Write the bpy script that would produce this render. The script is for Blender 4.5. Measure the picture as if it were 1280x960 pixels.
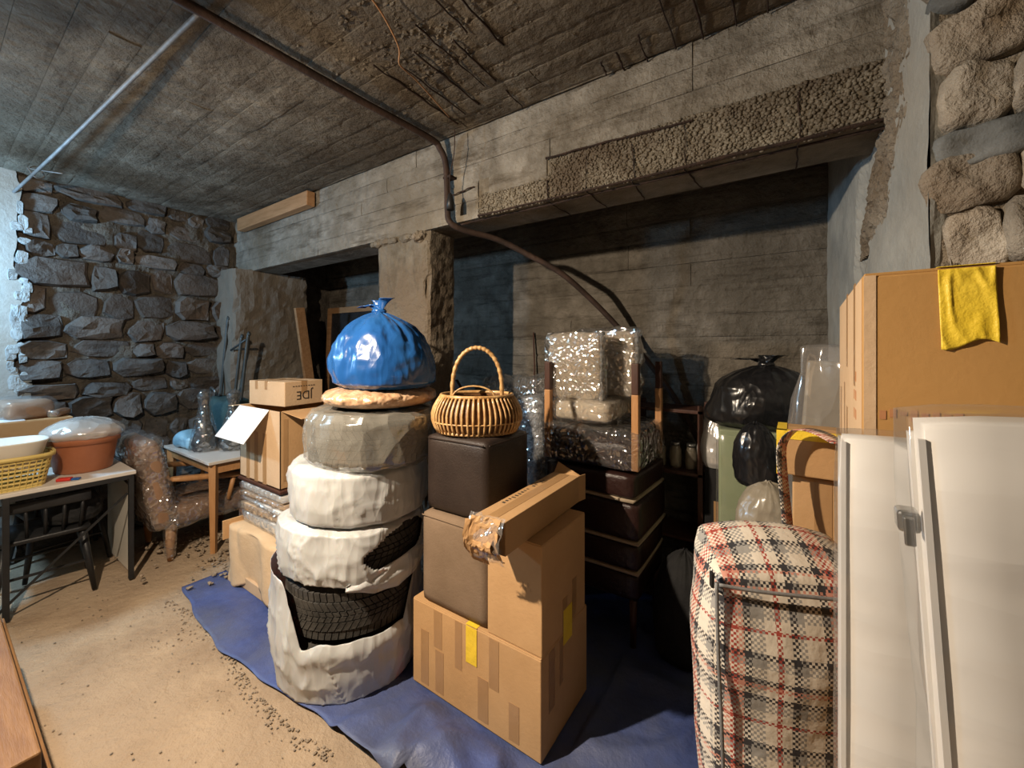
import bpy, bmesh, math, random
from mathutils import Vector, Matrix, noise
random.seed(11)
for o in list(bpy.data.objects):
    bpy.data.objects.remove(o)
S = bpy.context.scene
C = S.collection
R = math.radians
PI = math.pi
# ------------------------------------------------------------------ camera
cd = bpy.data.cameras.new('camera')
cd.sensor_width = 36; cd.lens = 510/1280*36; cd.shift_y = -0.0344; cd.clip_start = 0.02
cam = bpy.data.objects.new('camera', cd); C.objects.link(cam)
cam.location = (0, 0, 1.6); cam.rotation_euler = (R(90), 0, R(34.5))
S.camera = cam
# ------------------------------------------------------------------ world, exposure
w = bpy.data.worlds.new('world'); S.world = w; w.use_nodes = True
w.node_tree.nodes['Background'].inputs[0].default_value = (0.55, 0.7, 1, 1)
w.node_tree.nodes['Background'].inputs[1].default_value = 0.02
S.view_settings.view_transform = 'Standard'; S.view_settings.look = 'None'
S.view_settings.gamma = 1; S.view_settings.use_curve_mapping = False
S.view_settings.exposure = 1.15
LAMP_W = 165.0          # warm reflector lamp on the ceiling cord, left of the camera
LEAK_W = 68.0           # what its bulb spills sideways past the shade
TUBE_W = 62.0           # cool tube lamp on the left wall

# ------------------------------------------------------------------ materials
def nt(name):
    m = bpy.data.materials.new(name); m.use_nodes = True
    t = m.node_tree
    for n in list(t.nodes): t.nodes.remove(n)
    out = t.nodes.new('ShaderNodeOutputMaterial')
    return m, t, out
def node(t, kind, **kw):
    n = t.nodes.new(kind)
    for k, v in kw.items():
        if k.startswith('i_'):
            key = k[2:]
            n.inputs[int(key) if key.isdigit() else key.replace('_', ' ')].default_value = v
        else: setattr(n, k, v)
    return n
def ramp(t, stops, interp='LINEAR'):
    r = t.nodes.new('ShaderNodeValToRGB'); r.color_ramp.interpolation = interp
    e = r.color_ramp.elements
    e[0].position, e[0].color = stops[0][0], (*stops[0][1], 1)
    e[1].position, e[1].color = stops[-1][0], (*stops[-1][1], 1)
    for p, c in stops[1:-1]:
        q = e.new(p); q.color = (*c, 1)
    return r
def mixc(t, fac, a, b, mode='MIX'):
    n = t.nodes.new('ShaderNodeMix'); n.data_type = 'RGBA'; n.blend_type = mode
    L = t.links
    for sock, v in ((n.inputs[0], fac), (n.inputs[6], a), (n.inputs[7], b)):
        if hasattr(v, 'links'): L.new(v, sock)
        elif isinstance(v, (int, float)): sock.default_value = v
        else: sock.default_value = (*v, 1)
    return n.outputs[2]
def mat(name, c1, c2=None, scale=6, rough=.8, bump=0, bscale=40, metal=0, spec=.4, vary=0,
        c3=None, s3=1.3, stretch=(1, 1, 1), coat=0, streak=None, bdetail=6, trans=0, sub=0, dist=0.02, edges=(.35, .65)):
    m, t, out = nt(name); L = t.links
    p = node(t, 'ShaderNodeBsdfPrincipled', i_Roughness=rough, i_Metallic=metal)
    p.inputs['Specular IOR Level'].default_value = spec
    p.inputs['Coat Weight'].default_value = coat; p.inputs['Coat Roughness'].default_value = .12
    p.inputs['Transmission Weight'].default_value = trans
    if sub:
        p.inputs['Subsurface Weight'].default_value = sub; p.inputs['Subsurface Scale'].default_value = .01
    tc = node(t, 'ShaderNodeTexCoord'); mp = node(t, 'ShaderNodeMapping')
    mp.inputs['Scale'].default_value = stretch
    L.new(tc.outputs['Object'], mp.inputs[0])
    col = None
    if c2:
        n1 = node(t, 'ShaderNodeTexNoise', i_Scale=scale, i_Detail=8, i_Roughness=.62)
        L.new(mp.outputs[0], n1.inputs['Vector'])
        r = ramp(t, [(edges[0], c1), (edges[1], c2)]); L.new(n1.outputs['Fac'], r.inputs[0]); col = r.outputs[0]
        if c3:
            n2 = node(t, 'ShaderNodeTexNoise', i_Scale=s3, i_Detail=5, i_Roughness=.6)
            L.new(mp.outputs[0], n2.inputs['Vector'])
            r2 = ramp(t, [(.42, (0, 0, 0)), (.66, (1, 1, 1))]); L.new(n2.outputs['Fac'], r2.inputs[0])
            col = mixc(t, r2.outputs[0], col, c3)
        if streak:
            m2 = node(t, 'ShaderNodeMapping'); m2.inputs['Scale'].default_value = streak[1]; L.new(tc.outputs['Object'], m2.inputs[0])
            n3 = node(t, 'ShaderNodeTexNoise', i_Scale=3, i_Detail=7, i_Roughness=.7); L.new(m2.outputs[0], n3.inputs['Vector'])
            r3 = ramp(t, [(.52, (0, 0, 0)), (.68, (.8, .8, .8))]); L.new(n3.outputs['Fac'], r3.inputs[0])
            col = mixc(t, r3.outputs[0], col, streak[0])
    if vary:
        oi = node(t, 'ShaderNodeObjectInfo')
        hv = node(t, 'ShaderNodeHueSaturation'); mr = node(t, 'ShaderNodeMapRange')
        mr.inputs['To Min'].default_value = 1-vary; mr.inputs['To Max'].default_value = 1+vary
        L.new(oi.outputs['Random'], mr.inputs['Value']); L.new(mr.outputs[0], hv.inputs['Value'])
        if col is None: hv.inputs['Color'].default_value = (*c1, 1)
        else: L.new(col, hv.inputs['Color'])
        col = hv.outputs[0]
    if col is None: p.inputs['Base Color'].default_value = (*c1, 1)
    else: L.new(col, p.inputs['Base Color'])
    if bump:
        nb = node(t, 'ShaderNodeTexNoise', i_Scale=bscale, i_Detail=bdetail, i_Roughness=.65)
        L.new(mp.outputs[0], nb.inputs['Vector'])
        b = node(t, 'ShaderNodeBump', i_Strength=bump, i_Distance=dist)
        L.new(nb.outputs['Fac'], b.inputs['Height']); L.new(b.outputs[0], p.inputs['Normal'])
    L.new(p.outputs[0], out.inputs[0])
    return m
def film(name, tint=(.96, .97, .98), fac=.16, haze=.05, hazecol=(.8, .8, .8), bscale=26, bump=.9, rough=.1, dens=0.0, stretch=(1, 1, 1)):
    """Clear stretch film: mostly see-through, crinkled gloss, a little milky."""
    m, t, out = nt(name); L = t.links
    tc = node(t, 'ShaderNodeTexCoord'); mp = node(t, 'ShaderNodeMapping'); mp.inputs['Scale'].default_value = stretch
    L.new(tc.outputs['Object'], mp.inputs[0])
    v = node(t, 'ShaderNodeTexVoronoi', i_Scale=bscale, feature='F1'); n = node(t, 'ShaderNodeTexNoise', i_Scale=bscale*.5, i_Detail=1.0)
    L.new(mp.outputs[0], n.inputs['Vector'])
    va = node(t, 'ShaderNodeVectorMath', operation='ADD'); L.new(mp.outputs[0], va.inputs[0])
    sc = node(t, 'ShaderNodeVectorMath', operation='SCALE'); sc.inputs['Scale'].default_value = .08
    L.new(n.outputs['Color'], sc.inputs[0]); L.new(sc.outputs[0], va.inputs[1]); L.new(va.outputs[0], v.inputs['Vector'])
    ad = node(t, 'ShaderNodeMath', operation='ADD'); L.new(v.outputs['Distance'], ad.inputs[0]); L.new(n.outputs['Fac'], ad.inputs[1])
    b = node(t, 'ShaderNodeBump', i_Strength=bump, i_Distance=.35/bscale); L.new(ad.outputs[0], b.inputs['Height'])
    tr = node(t, 'ShaderNodeBsdfTransparent'); tr.inputs[0].default_value = (*tint, 1)
    gl = node(t, 'ShaderNodeBsdfGlossy', i_Roughness=rough); gl.inputs[0].default_value = (1, 1, 1, 1)
    L.new(b.outputs[0], gl.inputs['Normal'])
    df = node(t, 'ShaderNodeBsdfDiffuse'); df.inputs[0].default_value = (*hazecol, 1)
    L.new(b.outputs[0], df.inputs['Normal'])
    lw = node(t, 'ShaderNodeLayerWeight', i_Blend=.35); L.new(b.outputs[0], lw.inputs['Normal'])
    ma = node(t, 'ShaderNodeMath', operation='MULTIPLY_ADD'); ma.inputs[1].default_value = .35; ma.inputs[2].default_value = fac
    L.new(lw.outputs['Facing'], ma.inputs[0])
    m1 = node(t, 'ShaderNodeMixShader'); m1.inputs[0].default_value = haze
    L.new(tr.outputs[0], m1.inputs[1]); L.new(df.outputs[0], m1.inputs[2])
    m2 = node(t, 'ShaderNodeMixShader'); L.new(ma.outputs[0], m2.inputs[0]); L.new(m1.outputs[0], m2.inputs[1]); L.new(gl.outputs[0], m2.inputs[2])
    L.new(m2.outputs[0], out.inputs[0])
    return m
def emit(name, col, st):
    m, t, out = nt(name); e = node(t, 'ShaderNodeEmission'); e.inputs[0].default_value = (*col, 1); e.inputs[1].default_value = st
    t.links.new(e.outputs[0], out.inputs[0]); return m
def plaid(name):
    m, t, out = nt(name); L = t.links
    p = node(t, 'ShaderNodeBsdfPrincipled', i_Roughness=.55)
    uv = node(t, 'ShaderNodeUVMap'); sx = node(t, 'ShaderNodeSeparateXYZ'); L.new(uv.outputs[0], sx.inputs[0])
    W, K, Rd, G, Pk = (.62, .56, .47), (.035, .035, .04), (.33, .055, .04), (.28, .27, .25), (.52, .24, .18)
    st1 = [(0, W), (.17, K), (.25, Pk), (.30, Rd), (.36, Pk), (.42, K), (.49, G), (.62, W), (.72, Rd), (.77, W), (.86, K), (.93, G)]
    st2 = [(0, W), (.20, Rd), (.24, W), (.34, G), (.46, K), (.53, W), (.60, Pk), (.66, K), (.72, W), (.84, G), (.93, K)]
    cols = []
    for ax, k, st in (('X', 4.6, st1), ('Y', 4.9, st2)):
        mu = node(t, 'ShaderNodeMath', operation='MULTIPLY'); mu.inputs[1].default_value = k; L.new(sx.outputs[ax], mu.inputs[0])
        fr = node(t, 'ShaderNodeMath', operation='FRACT'); L.new(mu.outputs[0], fr.inputs[0])
        r = ramp(t, st, 'CONSTANT'); L.new(fr.outputs[0], r.inputs[0]); cols.append(r.outputs[0])
    ck = node(t, 'ShaderNodeTexChecker', i_Scale=170); L.new(uv.outputs[0], ck.inputs['Vector'])
    mx = mixc(t, ck.outputs['Fac'], cols[0], cols[1])
    L.new(mx, p.inputs['Base Color'])
    n = node(t, 'ShaderNodeTexNoise', i_Scale=14, i_Detail=4); L.new(uv.outputs[0], n.inputs['Vector'])
    b = node(t, 'ShaderNodeBump', i_Strength=.4, i_Distance=.02); L.new(n.outputs['Fac'], b.inputs['Height']); L.new(b.outputs[0], p.inputs['Normal'])
    L.new(p.outputs[0], out.inputs[0]); return m

def poly(name, c1, c2, rough=.35, bump=.5, scale=7, coat=.2, sub=0, stretch=(1, 1, 1), dist=.02, rot=(0, 0, 0)):
    m, t, out = nt(name); L = t.links
    p = node(t, 'ShaderNodeBsdfPrincipled', i_Roughness=rough); p.inputs['Coat Weight'].default_value = coat; p.inputs['Coat Roughness'].default_value = .15
    if sub: p.inputs['Subsurface Weight'].default_value = sub; p.inputs['Subsurface Scale'].default_value = .02
    tc = node(t, 'ShaderNodeTexCoord'); mp = node(t, 'ShaderNodeMapping'); mp.inputs['Scale'].default_value = stretch; mp.inputs['Rotation'].default_value = rot
    L.new(tc.outputs['Object'], mp.inputs[0])
    n0 = node(t, 'ShaderNodeTexNoise', i_Scale=2.5, i_Detail=3); L.new(mp.outputs[0], n0.inputs['Vector'])
    r = ramp(t, [(.35, c1), (.65, c2)]); L.new(n0.outputs['Fac'], r.inputs[0]); L.new(r.outputs[0], p.inputs['Base Color'])
    nw = node(t, 'ShaderNodeTexNoise', i_Scale=scale*.6, i_Detail=1); L.new(mp.outputs[0], nw.inputs['Vector'])
    sc = node(t, 'ShaderNodeVectorMath', operation='SCALE'); sc.inputs['Scale'].default_value = 1.2/scale; L.new(nw.outputs['Color'], sc.inputs[0])
    va = node(t, 'ShaderNodeVectorMath', operation='ADD'); L.new(mp.outputs[0], va.inputs[0]); L.new(sc.outputs[0], va.inputs[1])
    hs = []
    for k, am in ((1, 1.0), (2.3, .5)):
        v = node(t, 'ShaderNodeTexVoronoi', i_Scale=scale*k, feature='F1'); L.new(va.outputs[0], v.inputs['Vector'])
        mu = node(t, 'ShaderNodeMath', operation='MULTIPLY'); mu.inputs[1].default_value = am; L.new(v.outputs['Distance'], mu.inputs[0]); hs.append(mu)
    n = node(t, 'ShaderNodeMath', operation='ADD'); L.new(hs[0].outputs[0], n.inputs[0]); L.new(hs[1].outputs[0], n.inputs[1])
    b = node(t, 'ShaderNodeBump', i_Strength=bump, i_Distance=dist); L.new(n.outputs[0], b.inputs['Height']); L.new(b.outputs[0], p.inputs['Normal'])
    L.new(p.outputs[0], out.inputs[0]); return m
M = {}
M['concrete'] = mat('board_concrete', (.12, .10, .076), (.24, .21, .165), 5, .95, .9, 22, c3=(.10, .078, .055), s3=1.0, vary=.05, spec=.12, dist=.03, streak=((.07, .052, .036), (.8, 3.2, 1)))
M['beamc'] = mat('beam_concrete', (.18, .16, .13), (.36, .33, .28), 6, .95, .9, 24, c3=(.17, .14, .10), s3=1.1, vary=.05, spec=.15, dist=.03, streak=((.09, .072, .052), (.8, 1, 4.5)))
M['backc'] = mat('back_wall_concrete', (.11, .096, .076), (.24, .215, .18), 6, .95, .9, 24, c3=(.12, .105, .084), s3=1.6, vary=.07, spec=.15, dist=.035, streak=((.05, .04, .03), (.6, 1, 6)))
M['pebble'] = mat('honeycomb_pebble', (.13, .108, .078), (.27, .235, .18), 22, .92, .4, 90, c3=(.11, .085, .06), s3=3, spec=.15)
M['pier'] = mat('pier_concrete', (.15, .13, .10), (.29, .255, .20), 6, .95, 1.0, 18, c3=(.16, .125, .09), s3=1.7, spec=.15, dist=.04, streak=((.10, .08, .055), (2.5, 2.5, .8)))
M['pier_dark'] = mat('darker_pier_concrete', (.15, .13, .105), (.25, .225, .185), 4, .93, .6, 24, c3=(.16, .13, .10), s3=1.5, stretch=(1, 1, .5), spec=.2)  # darker variant of the pier concrete, for the left pier
M['render'] = mat('lime_render', (.24, .25, .24), (.38, .385, .36), 3.5, .92, .5, 18, c3=(.30, .28, .24), s3=1.1, spec=.2)
M['mortar'] = mat('crumbling_mortar', (.075, .063, .05), (.15, .13, .105), 9, .96, .9, 26, spec=.15, dist=.04)
M['mortar_pale'] = mat('pale_mortar', (.22, .19, .15), (.36, .315, .25), 8, .96, 1.0, 20, c3=(.2, .15, .1), s3=3, spec=.15, dist=.05)
M['stone'] = mat('field_stone', (.060, .054, .050), (.135, .122, .11), 6, .92, .9, 16, c3=(.11, .085, .068), s3=2.2, vary=.35, spec=.2, dist=.03)
M['stone_pale'] = mat('pale_rubble', (.22, .19, .15), (.42, .37, .30), 6, .93, .9, 15, c3=(.27, .21, .15), s3=2.6, vary=.3, spec=.2, dist=.04)
M['stone_grey'] = mat('slate_rubble', (.075, .08, .08), (.15, .155, .15), 7, .85, .6, 14, vary=.3, spec=.3)
M['flake'] = mat('flaking_whitewash', (.22, .24, .24), (.36, .38, .37), 12, .9, .6, 40, spec=.15)
M['dirt'] = mat('sandy_floor', (.28, .20, .13), (.42, .315, .21), 2.6, .95, .7, 20, c3=(.34, .255, .175), s3=.9, spec=.12, dist=.03)
M['crumb'] = mat('floor_crumbs', (.20, .155, .11), (.31, .245, .18), 20, .95, .3, 60, spec=.15)
M['tarp'] = mat('blue_tarp', (.038, .058, .17), (.068, .10, .265), 4, .5, .6, 9, c3=(.085, .10, .165), s3=1.9, spec=.4)
M['card'] = mat('cardboard', (.42, .25, .115), (.47, .285, .135), 5, .82, .12, 60, spec=.25, vary=.07)
M['card_in'] = mat('cardboard_liner', (.38, .22, .10), (.43, .25, .115), 6, .85, .1, 60, spec=.2)
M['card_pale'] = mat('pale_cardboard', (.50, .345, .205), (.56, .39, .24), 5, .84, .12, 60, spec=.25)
M['card_dark'] = mat('golden_cardboard', (.40, .215, .065), (.45, .245, .08), 3, .7, .06, 60, spec=.35)
M['tape'] = mat('brown_packing_tape', (.33, .19, .085), (.36, .21, .095), 8, .28, .1, 30, spec=.5)
M['ytape'] = mat('yellow_tape', (.72, .50, .03), (.78, .56, .05), 10, .45, .3, 22, spec=.4)
M['white_card'] = mat('white_printed_card', (.72, .72, .72), (.78, .78, .77), 4, .5, .05, 40)
M['ink'] = mat('black_ink', (.03, .025, .02), rough=.7)
M['redink'] = mat('red_ink', (.42, .17, .07), (.43, .21, .09), 40, rough=.8)
M['rubber'] = mat('tyre_rubber', (.022, .021, .019), (.06, .055, .048), 10, .8, .3, 60, spec=.3)
M['bagw'] = poly('white_polythene', (.41, .41, .41), (.47, .47, .465), .36, .65, 5, .15, .08, (2.2, 2.2, .55), .015, (.9, .55, .4))
M['bagblue'] = poly('blue_polythene', (.010, .065, .23), (.018, .10, .31), .24, .45, 8, .3, 0, (1.8, 1.8, .45), .012, (.5, .4, 0))
M['bagblack'] = poly('black_polythene', (.006, .006, .007), (.011, .011, .012), .28, .7, 11, .2, 0, (1.2, 1.2, .5), .014)
M['baggrey'] = poly('grey_translucent_polythene', (.20, .17, .12), (.30, .26, .20), .3, .6, 12, .3, 0, (1, 1, .6), .012)
M['bronze'] = mat('crinkled_brown_wrap', (.36, .20, .10), (.58, .40, .26), 18, .28, .8, 34, spec=.6, coat=.5, dist=.012, bdetail=1)
M['leather'] = mat('dark_brown_leatherette', (.022, .015, .0125), (.032, .022, .018), 6, .45, .22, 120, spec=.4)
M['taupe'] = mat('taupe_suede', (.165, .115, .075), (.205, .145, .098), 5, .85, .15, 90, spec=.2)
M['leather_red'] = mat('oxblood_leatherette', (.018, .008, .007), (.028, .012, .010), 5, .3, .3, 40, spec=.5)
M['piping'] = mat('beige_piping', (.33, .26, .18), (.38, .30, .21), 12, .7)
M['cream'] = mat('cream_upholstery', (.50, .42, .31), (.56, .47, .36), 6, .75, .2, 40)
M['cane'] = mat('varnished_cane', (.36, .19, .065), (.62, .40, .18), 24, .38, .2, 60, spec=.5, coat=.25)
M['cane_dark'] = mat('dark_cane', (.12, .055, .022), (.20, .095, .04), 20, .4, .2, 60, spec=.5)
M['wood'] = mat('orange_pine', (.14, .068, .026), (.20, .105, .042), 5, .55, .2, 20, stretch=(1, 8, 8), spec=.3)
M['wood_x'] = mat('brown_board', (.30, .16, .07), (.42, .24, .12), 4, .6, .25, 18, stretch=(1, 9, 9), spec=.35)
M['wood_leg'] = mat('honey_leg', (.38, .185, .07), (.46, .24, .10), 6, .45, .15, 20, stretch=(7, 7, 1), spec=.45)
M['wood_dark'] = mat('dark_stained_wood', (.045, .018, .012), (.07, .028, .018), 6, .4, .1, 20, stretch=(7, 7, 1))
M['wood_old'] = mat('dusty_timber', (.17, .12, .08), (.26, .19, .13), 5, .85, .4, 20, stretch=(5, 5, 1))
M['table_top'] = mat('pale_laminate', (.55, .50, .44), (.60, .55, .49), 6, .4, .05, 30)
M['black'] = mat('black_paint', (.010, .010, .011), (.018, .018, .018), 8, .45, .1, 40)
M['soft_black'] = mat('black_cloth', (.008, .008, .009), (.014, .014, .014), 8, .9, .4, 12)
M['yellow_plastic'] = mat('yellow_plastic', (.58, .43, .13), (.64, .48, .16), 8, .45, .05, 30)
M['white_plastic'] = mat('cream_white_plastic', (.66, .61, .52), (.70, .65, .56), 5, .35, .03, 30)
M['terracotta'] = mat('terracotta_plastic', (.33, .115, .05), (.39, .145, .07), 6, .5, .1, 40)
M['brownwrap'] = mat('brown_velour', (.22, .125, .07), (.30, .175, .105), 5, .8, .15, 20)
M['pipe_rust'] = mat('rusty_pipe', (.028, .016, .011), (.06, .034, .024), 9, .75, .4, 40)
M['pipe_grey'] = mat('galvanised_rod', (.16, .16, .16), (.25, .25, .25), 12, .6, .2, 40, metal=.3)
M['rebar'] = mat('rusted_rebar', (.018, .010, .007), (.045, .024, .015), 20, .9, .5, 60)
M['hose'] = mat('black_cable', (.014, .011, .009), (.028, .022, .018), 9, .6, .1, 40)
M['copper'] = mat('bare_wire', (.38, .20, .09), rough=.5)
M['metal'] = mat('dull_metal', (.35, .35, .34), (.45, .45, .44), 10, .3, .1, 40, metal=.9)
M['tube_dark'] = mat('dark_grey_tube', (.06, .068, .07), (.09, .10, .10), 10, .45, .1, 30, metal=.4)
M['teal'] = mat('teal_cloth', (.035, .075, .08), (.06, .11, .11), 8, .6, .5, 14)
M['green'] = mat('sage_green_board', (.23, .27, .15), (.26, .30, .175), 5, .5, .05, 30)
M['panelw'] = poly('white_film_covered_board', (.58, .54, .49), (.64, .60, .55), .48, .5, 3.2, 0, 0, (.5, .5, 2.6), .009, (0, .35, 0))
M['foamw'] = mat('white_edge_band', (.60, .57, .53), rough=.35)
M['beige_cloth'] = mat('beige_cloth', (.53, .37, .215), (.60, .43, .26), 5, .9, .3, 18)
M['sheetw'] = mat('white_sheets', (.58, .55, .50), (.66, .63, .58), 6, .5, .2, 20)
M['bluebag'] = mat('sky_blue_polythene', (.22, .46, .62), (.34, .58, .72), 7, .3, .7, 18, coat=.3)
M['enamel'] = mat('black_enamel_shade', (.03, .03, .03), rough=.4)
M['plaid'] = plaid('plaid_woven_plastic')
M['film'] = film('stretch_film', fac=.03, haze=.04, bscale=5, bump=.3, rough=.22, stretch=(.6, .6, 2))
M['film_chair'] = film('stretch_film_tight', fac=.20, haze=.05, bscale=24, bump=1, rough=.06)
M['film_silver'] = film('bubble_film', fac=.36, haze=.10, hazecol=(.62, .60, .56), bscale=30, bump=1, rough=.06)
M['film_tyre'] = film('stretch_film_grey', fac=.07, haze=.28, hazecol=(.50, .48, .42), bscale=9, bump=.8, rough=.10, stretch=(1, 1, .45))
M['film_milky'] = film('milky_film', fac=.2, haze=.55, hazecol=(.72, .69, .65), bscale=8, bump=.6, rough=.2)
M['film_edge'] = film('film_edge', fac=.10, haze=.12, hazecol=(.75, .7, .66), bscale=10, bump=.8, rough=.06, stretch=(1, 1, .45))
M['plastic_grey'] = mat('grey_crushed_film', (.16, .16, .16), (.5, .5, .5), 40, .25, .9, 50, coat=.4)
M['sky_blue_tag'] = mat('red_plastic', (.5, .03, .02), rough=.4)

# ------------------------------------------------------------------ geometry helpers
def obj(name, bm, m, parent=None, smooth=False, solid=0):
    me = bpy.data.meshes.new(name)
    bmesh.ops.recalc_face_normals(bm, faces=bm.faces[:])
    bm.to_mesh(me); bm.free()
    me.materials.append(M[m] if isinstance(m, str) else m)
    if smooth:
        me.polygons.foreach_set('use_smooth', [True]*len(me.polygons))
    o = bpy.data.objects.new(name, me); C.objects.link(o)
    if parent is not None: o.parent = parent
    if solid:
        md = o.modifiers.new('thickness', 'SOLIDIFY'); md.thickness = solid; md.offset = 0
    return o
def tag(o, label, cat, group=None, kind=None):
    o['label'] = label; o['category'] = cat
    if group: o['group'] = group
    if kind: o['kind'] = kind
    return o
def thing(name, label, cat, loc=(0, 0, 0), rz=0, group=None, rot=None):
    o = bpy.data.objects.new(name, None); C.objects.link(o); o.empty_display_size = .05
    o.location = loc; o.rotation_euler = rot if rot else (0, 0, rz)
    return tag(o, label, cat, group)
def struct(name, bm, m, label, smooth=False, cat=None):
    o = obj(name, bm, m, None, smooth); o['kind'] = 'structure'; o['label'] = label; o['category'] = cat or name.split('_')[0]
    return o
def NB(): return bmesh.new()
def box(bm, x0, x1, y0, y1, z0, z1, bev=0, seg=2, mtx=None):
    r = bmesh.ops.create_cube(bm, size=1)
    vs = r['verts']
    for v in vs:
        v.co = Vector((x0+(v.co.x+.5)*(x1-x0), y0+(v.co.y+.5)*(y1-y0), z0+(v.co.z+.5)*(z1-z0)))
    if bev:
        es = list({e for v in vs for e in v.link_edges})
        q = bmesh.ops.bevel(bm, geom=es, offset=bev, segments=seg, affect='EDGES', profile=.5)
        vs = [v for v in q['verts']]
        allv = set(vs)
        for f in q['faces']: allv.update(f.verts)
        vs = list(allv)
    if mtx is not None:
        for v in vs: v.co = mtx @ v.co
    return bm
def bx(*a, **k): return box(NB(), *a, **k)
def frames(pts):
    n = len(pts); T = []
    for i in range(n):
        a = pts[max(i-1, 0)]; b = pts[min(i+1, n-1)]
        T.append((b-a).normalized())
    up = Vector((0, 0, 1)) if abs(T[0].z) < .9 else Vector((1, 0, 0))
    N = [(up - T[0]*up.dot(T[0])).normalized()]
    for i in range(1, n):
        v = N[-1] - T[i]*N[-1].dot(T[i]); N.append(v.normalized())
    return T, N
def tube(bm, pts, r, n=8, sx=1, sy=1):
    pts = [Vector(p) for p in pts]; T, N = frames(pts); rings = []
    for i, p in enumerate(pts):
        rr = r[i] if isinstance(r, (list, tuple)) else r
        B = T[i].cross(N[i])
        rings.append([bm.verts.new(p + (N[i]*math.cos(2*PI*k/n)*sx + B*math.sin(2*PI*k/n)*sy)*rr) for k in range(n)])
    for a, b in zip(rings, rings[1:]):
        for k in range(n): bm.faces.new((a[k], a[(k+1) % n], b[(k+1) % n], b[k]))
    bm.faces.new(rings[0][::-1]); bm.faces.new(rings[-1])
    return bm
def ring(bm, cx, cy, cz, rx, ry, r, n=40, k=6):
    rs = []
    for i in range(n):
        a = 2*PI*i/n; c = Vector((cx+rx*math.cos(a), cy+ry*math.sin(a), cz)); d = Vector((math.cos(a), math.sin(a), 0))
        rs.append([bm.verts.new(c + d*r*math.cos(2*PI*j/k) + Vector((0, 0, r*math.sin(2*PI*j/k)))) for j in range(k)])
    for i in range(n):
        a, b = rs[i], rs[(i+1) % n]
        for j in range(k): bm.faces.new((a[j], b[j], b[(j+1) % k], a[(j+1) % k]))
    return bm
def spline(pts, n=6):
    pts = [Vector(p) for p in pts]; out = []
    for i in range(len(pts)-1):
        p0 = pts[max(i-1, 0)]; p1 = pts[i]; p2 = pts[i+1]; p3 = pts[min(i+2, len(pts)-1)]
        for k in range(n):
            t = k/n
            out.append(.5*((2*p1)+(p2-p0)*t+(2*p0-5*p1+4*p2-p3)*t*t+(-p0+3*p1-3*p2+p3)*t**3))
    out.append(pts[-1]); return out
def lathe(bm, prof, n=32, sx=1, sy=1, fn=None, closed=False, cap0=False, cap1=False):
    rs = []
    for i, (r, z) in enumerate(prof):
        row = []
        for k in range(n):
            a = 2*PI*k/n; p = Vector((r*math.cos(a)*sx, r*math.sin(a)*sy, z))
            if fn: p = fn(p, a, i)
            row.append(bm.verts.new(p))
        rs.append(row)
    prs = list(zip(rs, rs[1:]))
    if closed: prs.append((rs[-1], rs[0]))
    for a, b in prs:
        for k in range(n): bm.faces.new((a[k], a[(k+1) % n], b[(k+1) % n], b[k]))
    if cap0: bm.faces.new(rs[0][::-1])
    if cap1: bm.faces.new(rs[-1])
    return bm
def surf(bm, fn, nu, nv, wrap=False, mask=None):
    g = [[bm.verts.new(fn(i/nu, j/nv)) for j in range(nv+1)] for i in range(nu if wrap else nu+1)]
    for i in range(nu):
        for j in range(nv):
            if mask and not mask((i+.5)/nu, (j+.5)/nv): continue
            a = g[i]; b = g[(i+1) % nu] if wrap else g[i+1]
            bm.faces.new((a[j], b[j], b[j+1], a[j+1]))
    if mask:
        bmesh.ops.delete(bm, geom=[v for v in bm.verts if not v.link_faces], context='VERTS')
    return bm
def nz(x, y, z, s=1, o=0): return noise.noise(Vector((x*s+o, y*s+o*1.7, z*s-o)))
def fold(x, y, z): return 1-abs(noise.noise(Vector((x, y, z))))*2
def jitter(bm, amp, s, o=0):
    for v in bm.verts:
        c = v.co.copy()
        v.co += Vector((nz(c.x, c.y, c.z, s, o), nz(c.x, c.y, c.z, s, o+9), nz(c.x, c.y, c.z, s, o+21)))*amp
    return bm
def softbox(x0, x1, y0, y1, z0, z1, n=8, r=.03, bulge=0, amp=0, s=6, o=0):
    """cushion-like box: subdivided, rounded edges, slight bulge and dents"""
    bm = NB()
    bmesh.ops.create_cube(bm, size=2)
    bmesh.ops.subdivide_edges(bm, edges=bm.edges[:], cuts=n, use_grid_fill=True)
    h = Vector(((x1-x0)/2, (y1-y0)/2, (z1-z0)/2)); c = Vector(((x0+x1)/2, (y0+y1)/2, (z0+z1)/2))
    for v in bm.verts:
        q = v.co.copy()
        p = Vector((q.x*h.x, q.y*h.y, q.z*h.z))
        inner = Vector([max(-(h[k]-r), min(h[k]-r, p[k])) for k in range(3)])
        d = p-inner
        if d.length > 1e-6: p = inner+d.normalized()*r
        b = Vector((q.x*(1-q.y**2)*(1-q.z**2), q.y*(1-q.x**2)*(1-q.z**2), q.z*(1-q.x**2)*(1-q.y**2)))*bulge
        p = p+b
        if amp:
            e = c+p
            dn = d.normalized() if d.length > 1e-6 else q.normalized()
            p += dn*nz(e.x, e.y, e.z, s, o)*amp
        v.co = c+p
    return bm
def dup(root, loc=None, rz=None, label=None, rot=None):
    r = root.copy(); C.objects.link(r)
    if loc is not None: r.location = loc
    if rz is not None: r.rotation_euler = (0, 0, rz)
    if rot is not None: r.rotation_euler = rot
    if label: r['label'] = label
    for ch in list(root.children):
        c = ch.copy(); C.objects.link(c); c.parent = r
        for g in list(ch.children):
            d = g.copy(); C.objects.link(d); d.parent = c
    return r
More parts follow.
